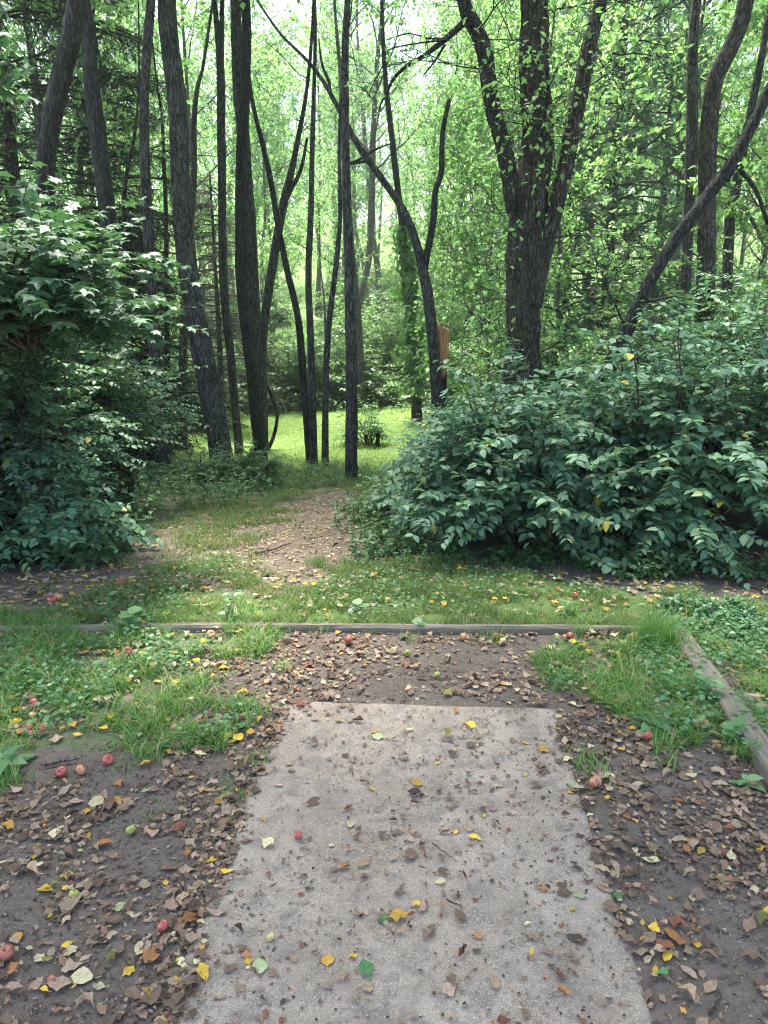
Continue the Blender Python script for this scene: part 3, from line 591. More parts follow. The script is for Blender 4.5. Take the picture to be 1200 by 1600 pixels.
# broken snag with raw wood
def snag():
    Yd = 11.7; b = at(690, 605, Yd); x, y = b[0], b[1]; z0 = float(gz(x, y)); H = at(690, 525, Yd)[2] - z0; r = .085
    t = thing("broken_snag", "snapped dead trunk with raw orange wood at its torn top, beside the forked tree", "tree stump", (x, y, z0))
    V, Q, Tt = tube(*smooth_path(np.array([(0, 0, -.2), (.01, 0, .5), (0, 0, H * .6), (-.01, .0, H)]), np.array([r * 1.2, r, r, r * .95]), .07), 16, .25, 61); obj("trunk", mesh_data("trunk", V, [Q, Tt], M['bark_dark']), t)
    n, m = 15, 22; a = np.linspace(-2.45, -.35, n); zz = np.linspace(H * .70, H + .02, m); AA, ZZ = np.meshgrid(a, zz, indexing='ij')
    rr = r * 1.08 + .012 * fbm(AA * 5, ZZ * 1.2, 66) + .006; top = .26 * vnoise(a * 9, a * 0, 68) - .03 ; ZZ = ZZ + (np.clip((ZZ - H * .9) / (H * .1), 0, 1)) * top[:, None]
    lowj = .25 * np.abs(AA + 1.4); ZZ = ZZ + np.clip(1 - (ZZ - H * .7) / (H * .2), 0, 1) * lowj
    fr = np.stack([rr * np.cos(AA), rr * np.sin(AA), ZZ], -1); bk = fr * np.array([.55, .55, 1]); V = np.concatenate([fr.reshape(-1, 3), bk.reshape(-1, 3)])
    i = (np.arange(n - 1)[:, None] * m + np.arange(m - 1)).ravel(); Q = np.stack([i, i + m, i + m + 1, i + 1], -1); Q2 = Q[:, ::-1] + n * m
    e = np.arange(n - 1) * m + m - 1; Q3 = np.stack([e, e + m, e + m + n * m, e + n * m], -1); j = np.arange(m - 1); Q4 = np.stack([j, j + 1, j + 1 + n * m, j + n * m], -1); Q5 = (Q4 + (n - 1) * m)[:, ::-1]
    obj("raw_wood", mesh_data("raw_wood", V, [np.concatenate([Q, Q2, Q3, Q4, Q5])], M['raw_wood']), t)
snag()
def stump(name, label, px, py, w, h, seed, mat='bark_dark'):
    b = ground_at(px, py); s = b[1] / F; r = w / 2 * s; H = h * s
    V, Q, Tt = tube(*smooth_path(np.array([(0, 0, -.08), (0, 0, H * .3), (r * .2, 0, H * .75), (r * .1, 0, H)]), np.array([r * 1.5, r * 1.1, r, r * .8]), max(.01, H / 10)), 12, .35, seed)
    t = tag(obj(name, mesh_data(name, V, [Q, Tt], M[mat]), None, (b[0], b[1], float(gz(b[0], b[1])))), label, "stump"); return b
stump_at = stump("small_stump", "little dark stump standing in the sunny grass beyond the path", 590, 697, 6, 24, 71)
stump("rotten_stub", "small black broken stub among the low leaves left of the path", 172, 825, 8, 22, 72)

# ivy-clad tree
def ivy_tree():
    Yd = 20.0; path = [(612, 210, 9), (622, 300, 10), (634, 400, 11), (643, 480, 12), (648, 540, 13), (650, 610, 14)]
    t, base = tree("ivy_clad_tree", "trunk wrapped in bright green ivy, left of the forked tree", path, Yd, 'bark_dark', seed=45, ext=4, sides=10)
    P, R = px_path(path, Yd); P = P - base; rs = np.random.default_rng(46); n = 4200; f = (.30 + .70 * rs.random(n) ** .8) * (len(P) - 1); i = np.minimum(f.astype(int), len(P) - 2); w = (f - i)[:, None]
    q = P[i] * (1 - w) + P[i + 1] * w; a = rs.random(n) * 2 * pi; h = (q[:, 2] - q[:, 2].min()) / np.ptp(q[:, 2]); lump = vnoise(h * 16, a * 1.2, 3); rr = (.10 + .75 * rs.random(n) ** 1.5 * lump ** 2) * (1.15 - .3 * h)
    rad = np.column_stack([np.cos(a), np.sin(a), np.zeros(n)]); q = q + rad * rr[:, None]
    V, Q, Tt, rn = leaves(q, np.column_stack([rs.normal(0, .4, n), rs.normal(0, .4, n), -np.ones(n)]), nrm(rad + [0, 0, .6] + rs.normal(0, .3, (n, 3))), .12 * (.6 + .8 * rs.random(n)), SIMPLE, 1.4, None, rs)
    obj("ivy_leaves", mesh_data("ivy_leaves", V, [Q, Tt], M['leaf_ivy'], False, {"rnd": rn}), t)
ivy_tree()

# ------------------------------------------------------------------ conifers
def spruce(name, label, loc, H, R, seed, z0=.6, dead=False, r=.14, dens=1.0):
    rs = np.random.default_rng(seed); t = thing(name, label, "tree", loc)
    V, Q, Tt = tube(*smooth_path(np.array([(0, 0, -.2), (.02, 0, H * .4), (0, .02, H)]), np.array([r * 1.2, r * .8, .02]), .3), 10, .2, seed); obj("trunk", mesh_data("trunk", V, [Q, Tt], M['bark_brown']), t)
    zs = np.arange(z0, H - .3, .3); zz = np.repeat(zs, 7) + rs.normal(0, .08, len(zs) * 7); az = rs.random(len(zz)) * 6.28; L = R * (1 - zz / H) ** .75 * (.7 + .5 * rs.random(len(zz))) + .1
    P0 = np.column_stack([np.zeros((len(zz), 2)), zz]); D0 = np.column_stack([np.cos(az), np.sin(az), np.full(len(zz), .12)]); br = branches(rs, P0, D0, L, 8, -.045, .05)
    tw_p, tw_d, f = spawn(rs, br, int(22 * dens), .12, 1.0, .75, .75, -.12); tw_d = nrm(tw_d + np.column_stack([rs.normal(0, .1, (len(tw_d), 2)), -.35 * np.ones(len(tw_d))])); Lt = (.18 + .3 * rs.random(len(tw_p))) * (1.15 - .5 * f)
    tw = branches(rs, tw_p, tw_d, Lt, 3, -.05, .06)
    W = merge([polytubes(br, np.linspace(.022, .006, 9)[None] * np.ones((len(br), 1)), 4), polytubes(tw, np.full((len(tw), 4), .004), 3)]); obj("limbs", mesh_data("limbs", W[0], [W[1]], M['bark_dark' if not dead else 'bark_far']), t)
    if not dead:
        p, d, f = spawn(rs, tw, 9, .0, 1.0, .75, .7, 0.05); Nn = nrm(rs.normal(0, 1, p.shape)); V, Q, Tt, rn = leaves(p, d, Nn, .075 * (.7 + .6 * rs.random(len(p))), NEEDLE, 1.9, None, rs)
        obj("needles", mesh_data("needles", V, [Q], M['needle'], False, {"rnd": rn}), t)
    return t
def on_ground(x, y): return (x, y, float(gz(x, y)))
spruce("spruce_tree", "dark drooping spruce in the upper left corner behind the leaning trunk", on_ground(at(20, 300, 13)[0], 13.0), 13, 2.6, 81, 1.0)
spruce("spruce_tree", "dark drooping spruce at the upper left, right of the leaning trunks", on_ground(at(165, 300, 14.5)[0], 14.5), 11.0, 2.3, 82, 1.0)
spruce("spruce_tree", "small shaded spruce low behind the left shrubs", on_ground(at(215, 600, 13.5)[0], 13.5), 4.6, 1.5, 83, .3, dens=.9)
spruce("dead_spruce", "dead grey spruce, all bare drooping twigs, behind the twin trunks", on_ground(at(345, 600, 19)[0], 19.0), 6.0, 1.8, 84, .8, True, .08)
def pine(name, label, loc, H, R, seed):
    rs = np.random.default_rng(seed); t = thing(name, label, "tree", loc)
    V, Q, Tt = tube(*smooth_path(np.array([(0, 0, -.2), (.05, 0, H * .4), (0, .05, H)]), np.array([.16, .11, .03]), .3), 10, .2, seed); obj("trunk", mesh_data("trunk", V, [Q, Tt], M['bark']), t)
    n = 92; zz = np.linspace(1.6, H - .2, n); az = np.arange(n) * 2.4; L = R * (1 - (zz / H) ** 2) * (.7 + .5 * rs.random(n)) + .3
    br = branches(rs, np.column_stack([np.zeros((n, 2)), zz]), np.column_stack([np.cos(az), np.sin(az), np.full(n, .2)]), L, 7, .0, .1)
    p, d, f = spawn(rs, br, 12, .3, 1.0, .8, .8, .1); tw = branches(rs, p, d, .35 * (.6 + .7 * rs.random(len(p))), 3, .02, .12); W = merge([polytubes(br, np.linspace(.03, .008, 8)[None] * np.ones((n, 1)), 5), polytubes(tw, np.full((len(tw), 4), .005), 3)])
    obj("limbs", mesh_data("limbs", W[0], [W[1]], M['bark']), t)
    p, d, f = spawn(rs, tw, 32, .3, 1.0, .9, .8, 0.0); V, Q, Tt, rn = leaves(p, d, nrm(rs.normal(0, 1, p.shape)), .13 * (.7 + .6 * rs.random(len(p))), NEEDLE, .75, None, rs)
    obj("needles", mesh_data("needles", V, [Q], M['needle_pine'], False, {"rnd": rn}), t)
pine("pine_tree", "soft blue-green pine behind the right bush, between the big tree and the slanting trunk", on_ground(at(955, 300, 17)[0], 17.0), 12, 2.6, 91)
pine("pine_tree", "smaller blue-green pine, farther back and right of the other pine", on_ground(at(1035, 300, 21)[0], 21.0), 9.5, 2.2, 92)

pine("pine_tree", "dense dark pine seen low between the two right limbs of the biggest tree", on_ground(at(890, 300, 18.5)[0], 18.5), 8.5, 2.4, 93)
# ------------------------------------------------------------------ woods beyond the meadow
protos = []
rsB = np.random.default_rng(101)
specs = [(14, .13, 2.9, .28), (16, .16, 3.3, .3), (12, .10, 2.5, .22), (17, .17, 3.2, .38), (13, .12, 3.0, .18), (15, .14, 2.6, .35)]
for i, (H, r, cr, b) in enumerate(specs):
    protos.append(broadleaf(110 + i, H, r, cr, b, 18, 6, 5, 13, .125, .06))
sap = [broadleaf(130 + i, H, r, cr, .12, 14, 6, 5, 11, .085, .05) for i, (H, r, cr) in enumerate([(5.5, .045, 1.7), (7.0, .055, 2.0), (4.2, .035, 1.5)])]
spots = []
def clear(x, y): return all((x - a) ** 2 + (y - b) ** 2 > 2.0 ** 2 for a, b in spots)
for ring, (y0, y1, n, wid) in enumerate([(28.5, 35, 12, .6), (35, 43, 16, .6), (43, 54, 20, .6), (54, 68, 20, .6)]):
    k = 0; tries = 0
    while k < n and tries < 600:
        tries += 1; y = y0 + (y1 - y0) * rsB.random(); x = (rsB.random() * 2 - 1) * y * wid
        if abs(x - .8) < .9 and y < 38: continue
        if not clear(x, y): continue
        spots.append((x, y)); k += 1
        pz = protos[rsB.integers(len(protos))]; sc = .85 + .35 * rsB.random()
        side = "left of the straight trunk" if x / y < -.06 else ("above the sunny grass" if x / y < .10 else "right of the ivy-clad trunk")
        dist = ["at the near edge of the woods", "in the second rank of the woods", "deep in the woods", "far back in the woods"][ring]
        lab = f"leafy tree {dist}, {side}"
        t = thing("woodland_tree", lab, "tree", on_ground(x, y), "trees of the woods beyond the meadow", rsB.random() * 6.28); t.scale = (sc,) * 3; t["group"] = lab
        for me in pz: obj(me.name.split('.')[0], me, t)
# mid-distance trees left and right of the view
for i, (x, y, kind) in enumerate([(-7.5, 17, 1), (-10, 20, 3), (-8.5, 24, 0), (-7.5, 21.5, 4), (-12.5, 16, 2), (7.4, 15.5, 4), (8.5, 14.5, 1), (5.6, 20, 2), (7.2, 20, 0), (10.5, 19, 3), (6.2, 24, 5), (9.5, 25, 1), (6.8, 11.5, 2), (12.5, 14, 5), (-6.5, 25.5, 2), (3.0, 29, 4)]):
    lab = "leafy tree in the middle distance " + ("on the left behind the spruces" if x < 0 else "on the right behind the leafy bush")
    t = thing("woodland_tree", lab, "tree", on_ground(x, y), lab, i * 1.3); t.scale = (.95 + .1 * (i % 3),) * 3
    for me in protos[kind]: obj(me.name.split('.')[0], me, t)
for i, (x, y, k) in enumerate([(2.3, 10.5, 0), (2.3, 12.3, 1), (1.75, 13.0, 2), (6.2, 11.2, 0), (6.4, 13.4, 1), (-5.4, 13.0, 1), (-6.8, 11.0, 0), (-5.2, 16.5, 2), (2.7, 17, 1), (-3.6, 24.6, 0), (.9, 25.5, 2), (2.4, 15.6, 0), (-2.0, 25.5, 1), (-7.6, 9.0, 2), (6.8, 9.6, 1)]):
    lab = "bushy young tree " + ("among the trunks on the left" if x < -4 else ("at the far edge of the sunny grass" if y > 24 else "behind the bush on the right"))
    t = thing("young_tree", lab, "tree", on_ground(x, y), lab, i * 2.1); t.scale = (.9 + .12 * (i % 3),) * 3
    for me in sap[k]: obj(me.name.split('.')[0], me, t)
# far-off woods that read as one mass
def far_woods():
    rs = np.random.default_rng(150); n = 42000; y = 68 + 75 * rs.random(n) ** 1.2; x = (rs.random(n) * 2 - 1) * y * .95; g = gz(x, y)
    top = 4 + 8 * vnoise(x * .22, y * .22, 90) + 3 * vnoise(x * .8, y * .8, 91); z = g + top * rs.random(n) ** .8
    P = np.column_stack([x, y, z]); Dd = rs.normal(0, 1, (n, 3)); V, Q, Tt, rn = leaves(P, Dd, nrm(rs.normal(0, .6, (n, 3)) + [0, 0, 1]), .55 * (.5 + rs.random(n)), SIMPLE, 1.3, None, rs)
    tag(obj("far_woods", mesh_data("far_woods", V, [Q, Tt], M['leaf_wood'], False, {"rnd": rn})), None, None, None, "stuff")
    k = 110; y = 66 + 60 * rs.random(k); x = (rs.random(k) * 2 - 1) * y * .7; z = gz(x, y); pts = np.stack([np.column_stack([x, y, z - .3]), np.column_stack([x + rs.normal(0, .3, k), y, z + 6]), np.column_stack([x + rs.normal(0, .6, k), y, z + 13])], 1)
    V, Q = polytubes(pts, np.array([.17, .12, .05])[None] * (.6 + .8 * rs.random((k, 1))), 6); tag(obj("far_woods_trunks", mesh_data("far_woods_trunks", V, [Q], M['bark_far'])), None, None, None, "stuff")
far_woods()

# ------------------------------------------------------------------ shrubs
def shrub_meshes(seed, R, H, nb=90, leaf=.075, mat='leaf_bush', tpl=OVATE, wid=1.1, ntw=6, nlf=9, squash=(1, 1), up=.35, low=.05, zcut=-9):
    rs = np.random.default_rng(seed); az = rs.random(nb) * 6.28; el = np.arcsin(np.clip(low + (1 - low) * rs.random(nb) ** .9, 0, 1)); rr = .75 + .3 * rs.random(nb)
    lump = .82 + .4 * vnoise(np.cos(az) * 1.6 + 5, np.sin(az) * 1.6 + el * 1.5 + 5, seed)
    tip = np.column_stack([np.cos(az) * np.cos(el) * R * squash[0], np.sin(az) * np.cos(el) * R * squash[1], np.sin(el) * H * .95 + .08]) * (rr * lump)[:, None]
    st = np.column_stack([rs.normal(0, R * .13, (nb, 2)), np.full(nb, -.06)])
    t = np.linspace(0, 1, 8)[None, :, None]; mid = st + (tip - st) * .5 + np.array([0, 0, 1]) * (H * up * (1 - .6 * np.sin(el)))[:, None]
    br = (1 - t) ** 2 * st[:, None] + 2 * t * (1 - t) * mid[:, None] + t ** 2 * tip[:, None]; br[:, 1:] += rs.normal(0, .012, br[:, 1:].shape)
    p, d, f = spawn(rs, br, ntw, .38, 1.0, .8, .75, .05); out = nrm(np.column_stack([p[:, 0], p[:, 1], np.zeros(len(p))])); d = nrm(d + out * .45); d[:, 2] *= .55
    tw = branches(rs, p, d, (.22 + .22 * rs.random(len(p))) * (leaf / .075) ** .5, 5, -.05, .07)
    n, m = tw.shape[:2]; k = nlf; f = (np.arange(k) + .6) / k; xx = f * (m - 1); i = np.minimum(xx.astype(int), m - 2); w = (xx - i)[None, :, None]
    c = tw[:, i] * (1 - w) + tw[:, i + 1] * w; Tn = nrm(tw[:, i + 1] - tw[:, i]); sd = nrm(np.cross(Tn, np.array([0, 0, 1.]) + rs.normal(0, .25, Tn.shape)))
    P = []; D = []; Nn = []; S = []
    for sgn in (-1, 1):
        dd = nrm(Tn * .55 + sd * sgn + np.array([0, 0, -.22]) + rs.normal(0, .18, Tn.shape)); P.append(c.reshape(-1, 3)); D.append(dd.reshape(-1, 3))
        Nn.append(nrm(np.cross(np.cross(dd, [0, 0, 1.]), dd) + rs.normal(0, .3, dd.shape)).reshape(-1, 3)); S.append(np.tile(leaf * (1.05 - .35 * f), n))
    P = np.concatenate(P); D = np.concatenate(D); Nn = np.concatenate(Nn); S = np.concatenate(S) * (.65 + .6 * rs.random(len(P))); keep = (rs.random(len(P)) > .12) & (P[:, 2] > zcut + .25 * rs.random(len(P)))
    V, Q, Tt, rn = leaves(P[keep], D[keep], Nn[keep], S[keep], tpl, wid, np.clip(rs.random(keep.sum()) , 0, 1), rs)
    W = merge([polytubes(br, np.linspace(.011, .004, 8)[None] * (.7 + .6 * rs.random((nb, 1))), 5), polytubes(tw, np.linspace(.0028, .0012, 6)[None] * np.ones((n, 1)), 3)])
    return mesh_data("stems", W[0], [W[1]], M['twig']), mesh_data("foliage", V, [Q, Tt], M[mat], True, {"rnd": rn})
def shrub(label, x, y, R, H, seed, name="shrub", cat="shrub", **k):
    return assemble(name, label, cat, on_ground(x, y), shrub_meshes(seed, R, H, **k))
shrub("front of the big dark leafy bush on the right, leaves hanging to the ground", 1.15, 5.75, .95, 1.22, 201, nb=130, leaf=.095)
shrub("right part of the big leafy bush, tallest glossy leaves at the right edge", 2.35, 5.75, 1.1, 1.55, 202, nb=130, leaf=.10)
shrub("leafy bush at the right edge of the view, behind the dark soil", 3.6, 5.9, 1.2, 1.9, 203, nb=120, leaf=.095)
shrub("small leafy bush bulging over the right side of the path", 1.0, 7.2, .75, 1.1, 204, nb=100, leaf=.075)
shrub("tall leafy bush under the slanting bare trunk", 2.4, 7.1, 1.15, 1.85, 205, nb=130, leaf=.085)
shrub("leafy bush at the foot of the biggest tree, on its path side", 1.0, 8.3, .7, 1.0, 206, nb=90, leaf=.08)
shrub("tall leafy bush behind the slanting bare trunk, at the right edge", 4.0, 7.6, 1.4, 2.7, 207, nb=130, leaf=.085)
shrub("sparse pale weed bush by the sunny grass, right of the path's end", .75, 9.6, .65, .85, 208, nb=60, leaf=.07, mat='leaf_under')
shrub("airy green bush right behind the biggest tree", 2.0, 9.6, 1.1, 2.3, 209, nb=110, leaf=.09, mat='leaf_under', up=.5)
shrub("airy green bush behind the shaggy curving trunk on the right", 3.7, 9.8, 1.4, 2.9, 210, nb=130, leaf=.09, mat='leaf_under', up=.5)
shrub("tall bush filling the right edge behind the slim bent trunk", 5.4, 9.4, 1.6, 3.4, 211, nb=130, leaf=.09, mat='leaf_under', up=.5)
shrub("small-leaved weed bush at the right edge of the dirt path", .3, 6.75, .4, .45, 212, nb=45, leaf=.05, mat='herb')
# left side
shrub("large dark shrub on the left with small leaves, nearest the dirt", -3.3, 6.2, 1.05, 1.9, 221, nb=170, leaf=.07, mat='leaf_bush', zcut=.25)
shrub("arching small-leaved shrub on the left, in front of the two shaded trunks", -2.85, 7.7, .95, 1.75, 222, nb=130, leaf=.06, mat='leaf_bush', low=.3, up=.6, zcut=.72)
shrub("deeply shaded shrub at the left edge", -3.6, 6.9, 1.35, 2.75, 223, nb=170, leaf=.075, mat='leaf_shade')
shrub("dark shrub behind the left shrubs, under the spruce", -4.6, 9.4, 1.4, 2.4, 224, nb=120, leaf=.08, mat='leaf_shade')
shrub("tangled shrub around the foot of the thick leaning trunk", -2.45, 10.2, .5, .5, 225, nb=40, leaf=.06, mat='leaf_under')
shrub("weedy bush at the foot of the nearly black trunk", -1.8, 10.0, .4, .45, 226, nb=36, leaf=.06, mat='leaf_under')
shrub("low broad-leaved bush in the dark corner at the left edge", -2.75, 5.35, .7, .42, 228, nb=70, leaf=.085, mat='leaf_bush')
shrub("tall dense shrub in the middle of the left foliage, under the maple", -3.15, 5.75, .95, 2.05, 229, nb=150, leaf=.075, zcut=.5)
shrub("leafy bush beyond the right edge of the view", 4.9, 5.4, 1.1, 1.5, 232, nb=80, leaf=.09)
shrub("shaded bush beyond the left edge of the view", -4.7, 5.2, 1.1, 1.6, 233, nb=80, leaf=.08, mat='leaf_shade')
# maple shrub with big leaves
def maple():
    b = at(20, 600, 4.9); m = shrub_meshes(231, .95, .85, nb=110, leaf=.09, mat='leaf_maple', tpl=MAPLE, wid=.95, ntw=6, nlf=6, low=-.1 + .1, up=.1)
    root = thing("young_maple", "young maple leaning in from the left with broad lobed leaves", "tree", on_ground(-2.75, 5.1))
    V, Q, Tt = tube(*smooth_path(np.array([(0, 0, -.1), (.05, 0, .8), (.12, .0, 1.7), (.2, 0, 2.0)]), np.array([.03, .025, .02, .014]), .1), 8, .15, 9); obj("trunk", mesh_data("trunk", V, [Q, Tt], M['bark_brown']), root)
    for me in m: o = obj(me.name.split('.')[0], me, root, (.15, 0, 1.55)); o.scale = (1.18, 1.0, 1.0)
    return root
maple()
def overhang():
    root = thing("overhanging_tree", "young tree at the left edge whose green leaves hang into the upper corner", "tree", on_ground(-3.3, 4.6))
    V, Q, Tt = tube(*smooth_path(np.array([(0, 0, -.1), (.0, 0, 1.2), (.1, .0, 2.4), (.3, 0, 3.4)]), np.array([.045, .04, .03, .018]), .1), 8, .15, 10); obj("trunk", mesh_data("trunk", V, [Q, Tt], M['bark_dark']), root)
    rs = np.random.default_rng(241); n = 16; zz = np.linspace(1.9, 3.4, n); az = rs.random(n) * 6.28; az[::2] = rs.normal(0, .7, n // 2)
    w, l = crown_from(rs, np.column_stack([np.interp(zz, [1.2, 2.4, 3.4], [0, .1, .3]), np.zeros(n), zz]), np.column_stack([np.cos(az), np.sin(az), .2 * np.ones(n)]), .95, .012, 5, 4, 6, .085, .0, tpl=MAPLE)
    W = merge(w); obj("limbs", mesh_data("limbs", W[0], [W[1]], M['twig']), root); obj("crown", mesh_data("crown", l[0], [l[1], l[2]], M['leaf_maple'], False, {"rnd": l[3]}), root)
overhang()
# leafy twigs of the big tree that hang in front of its limbs
def big_tree_twigs():
    t, base = T['P']; rs = np.random.default_rng(251)
    src = [(760, 110), (770, 170), (800, 260), (835, 60), (836, 150), (842, 220), (836, 300), (905, 140), (893, 200), (880, 280), (920, 80), (915, 40), (860, 350), (835, 20), (745, 50), (830, 380), (800, 430), (850, 480), (796, 510), (846, 550), (800, 580)]
    P0 = np.array([at(x, y, 8.3) for x, y in src]) - base; n = len(P0); az = rs.random(n) * 6.28; D0 = np.column_stack([np.cos(az), -.5 - .4 * rs.random(n), .25 * rs.normal(0, 1, n)])
    Lw = np.where(np.arange(n) > 15, .3, .75) + .5 * rs.random(n); lv = []
    for q in range(n):
        w, l = crown_from(rs, P0[q:q + 1], D0[q:q + 1], Lw[q:q + 1], .009, 5, 4, 3, .065, .02, tpl=OVATE); W = merge(w); lv.append(l)
        obj("leafy_twig", mesh_data("leafy_twig", W[0], [W[1]], M['bark_dark']), t)
    V, Q, tt = merge([(l[0], l[1], l[2]) for l in lv]); obj("crown", mesh_data("crown", V, [Q, tt], M['leaf_wood'], True, {"rnd": np.concatenate([l[3] for l in lv])}), t)
big_tree_twigs()
# shrubs along the far edge of the meadow
edge = [shrub_meshes(260 + i, R, H, nb=90, leaf=.15, mat='leaf_under', tpl=SIMPLE, ntw=6, nlf=6, up=.3) for i, (R, H) in enumerate([(1.5, 1.7), (1.8, 2.4), (1.3, 1.3)])]
rsE = np.random.default_rng(270)
for i in range(34):
    x = -13 + 26 * (i + rsE.random()) / 34; y = 22.3 + 2.6 * rsE.random() + .05 * abs(x) ** 1.5 * -1 * (abs(x) > 5)
    if abs(x - .6) < .9: y += 3.5
    lab = "green shrub along the far edge of the grass, " + ("left of the straight trunk" if x < -.9 else "right of the straight trunk")
    t = thing("edge_shrub", lab, "shrub", on_ground(x, y), lab, rsE.random() * 6); t.scale = (.75 + .5 * rsE.random(),) * 3
    for me in edge[i % 3]: obj(me.name.split('.')[0], me, t)
for i in range(44):
    y = 27 + 24 * rsE.random(); x = (rsE.random() * 2 - 1) * y * .5
    if abs(x - .5) < 1.2 and y < 46: continue
    lab = "understory shrub on the wooded slope, " + ("left of the straight trunk" if x / y < -.05 else "right of the straight trunk")
    t = thing("edge_shrub", lab, "shrub", on_ground(x, y), lab, rsE.random() * 6); t.scale = (.8 + .7 * rsE.random(),) * 3
    for me in edge[i % 3]: obj(me.name.split('.')[0], me, t)
for i, (x, y) in enumerate([(-6.5, 14.5), (-8.5, 13), (-5.2, 19.5), (-7.4, 18), (-10, 15), (-5.0, 11.8), (5.0, 15.5), (7.0, 13.5), (3.4, 18.5), (9.0, 12.5), (2.6, 20.5), (5.5, 19), (2.3, 15.2), (3.0, 13.4)]):
    lab = "shrub in the shade " + ("on the left, between the spruces and the grass" if x < 0 else "on the right, beyond the leafy bush")
    t = thing("edge_shrub", lab, "shrub", on_ground(x, y), lab, i * 1.7); t.scale = (.8 + .15 * (i % 3),) * 3
    for me in edge[i % 3]: obj(me.name.split('.')[0], me, t)
shrub("small pale sapling clump beside the little stump in the sunny grass", stump_at[0] - .25, stump_at[1] + .1, .45, .75, 281, nb=30, leaf=.09, mat='herb', ntw=4, nlf=5)

# tarp
def tarp():
    Yd = 17.; c = at(286, 622, Yd); n = 14; U, Vv = np.meshgrid(np.linspace(0, 1, n), np.linspace(0, 1, n), indexing='ij')
    w = .06 + .40 * Vv; X = (U - .25) * w + .12 * Vv; Z = .30 - Vv * .55 - .05 * U * Vv; Yy = .05 * np.sin(U * 14 + Vv * 2) * Vv
    V = np.stack([X, Yy, Z], -1).reshape(-1, 3); V2 = V + [0, .006, 0]; i = (np.arange(n - 1)[:, None] * n + np.arange(n - 1)).ravel(); Q = np.stack([i, i + n, i + n + 1, i + 1], -1)
    e = np.concatenate([np.arange(n) * n, (n - 1) * n + np.arange(1, n), np.arange(n - 2, -1, -1) * n + n - 1, np.arange(n - 2, 0, -1)]); k = np.roll(e, -1); N = n * n
    return tag(obj("tarp", mesh_data("tarp", np.concatenate([V, V2]), [Q, Q[:, ::-1] + N, np.stack([k, e, e + N, k + N], -1)], M['tarp']), None, c), "blue-green tarp corner hanging in the shade left of the thick leaning trunk", "tarp")
tarp()

# ------------------------------------------------------------------ grass, weeds, ground cover
def blades(P, H, Wd, rs, lean=.5, lv=3):
    n = len(P); a = rs.random(n) * 6.28; d = np.column_stack([np.cos(a), np.sin(a), np.zeros(n)]); sd = np.column_stack([-np.sin(a), np.cos(a), np.zeros(n)]); b = lean * (.3 + rs.random(n))
    V = []; ts = np.linspace(0, 1, lv + 1)
    for i, t in enumerate(ts):
        c = P + d * (H * b * t ** 2)[:, None] + np.array([0, 0, 1.]) * (H * (t - .35 * b * t ** 2.5))[:, None]; w = np.full(n, Wd * (1 - t ** 1.6) * .5)
        if i < lv: V += [c - sd * w[:, None], c + sd * w[:, None]]
        else: V += [c]
    V = np.stack(V, 1); k = V.shape[1]; o = (np.arange(n) * k)[:, None, None]
    q = np.array([(2 * i, 2 * i + 1, 2 * i + 3, 2 * i + 2) for i in range(lv - 1)])[None] + o; tr = np.array([(2 * lv - 2, 2 * lv - 1, 2 * lv)])[None] + o
    return V.reshape(-1, 3), q.reshape(-1, 4), tr.reshape(-1, 3), np.repeat(rs.random(n), k)
def tufted(poly, nt, per, sig, rs, edge=.15, clump=True):
    c = sample(poly, nt, rs, edge)
    if clump: c = c[vnoise(c[:, 0] * 4, c[:, 1] * 4, 55) * .6 + vnoise(c[:, 0] * 11, c[:, 1] * 11, 56) * .4 > .30 + .22 * rs.random(len(c))]
    P = np.repeat(c, per, 0) + rs.normal(0, sig, (len(c) * per, 2)); h = np.repeat(.6 + .7 * rs.random(len(c)), per)
    u, v = pad_local(P); ok = ~((np.abs(u) < PADW / 2 - .02) & (v < -.03)); P = P[ok]; h = h[ok]
    return np.column_stack([P, gz(P[:, 0], P[:, 1]) - .005]), h
def stuff(name, L, mat, smooth=False):
    V, q, t = merge([(l[0], l[1], l[2]) for l in L]); return tag(obj(name, mesh_data(name, V, [q, t], M[mat], smooth, {"rnd": np.concatenate([l[3] for l in L])})), None, None, None, "stuff")
OUT_L = [[(-5, -1.5), (-1.2, -1.5), (-1.15, 1.6), (-1.9, 2.7), (-5, 2.7)], [(-6, 3.9), (-2.2, 4.1), (-2.2, 5.6), (-6, 5.6)]]; OUT_R = [[(5, -1.5), (1.1, -1.5), (1.1, 1.6), (2.0, 2.7), (5, 2.7)], [(6, 4.4), (2.1, 4.4), (2.1, 5.4), (6, 5.4)]]   # ground just outside the frame
rsG = np.random.default_rng(301); L = []
for poly, nt, per, hh in ((W_left, 1900, 10, .088), (W_right, 1050, 10, .085), (W_out, 560, 9, .07)):
    P, h = tufted(poly, nt, per, .022, rsG, .3); L.append(blades(P, h * hh * (.4 + .9 * rsG.random(len(P))), .0056, rsG, 1.15))
for (px, py, n, hh) in ((395, 1010, 70, .10), (370, 990, 90, .11), (440, 1045, 50, .07), (360, 1240, 60, .05), (345, 1280, 30, .04), (400, 1190, 45, .05), (915, 1195, 90, .07), (930, 1215, 50, .06), (250, 1272, 26, .04), (200, 1195, 30, .05), (10, 1225, 120, .08), (500, 985, 60, .07), (770, 1000, 70, .08), (640, 1000, 40, .06), (900, 990, 100, .1), (300, 1500, 16, .03), (310, 1450, 16, .03)):
    g = ground_at(px, py); P = g[:2] + rsG.normal(0, .035, (n, 2)); P = np.column_stack([P, gz(P[:, 0], P[:, 1]) - .004]); L.append(blades(P, hh * (.5 + .8 * rsG.random(n)), .004, rsG, .75))
stuff("grass", L, 'grass')
L = []
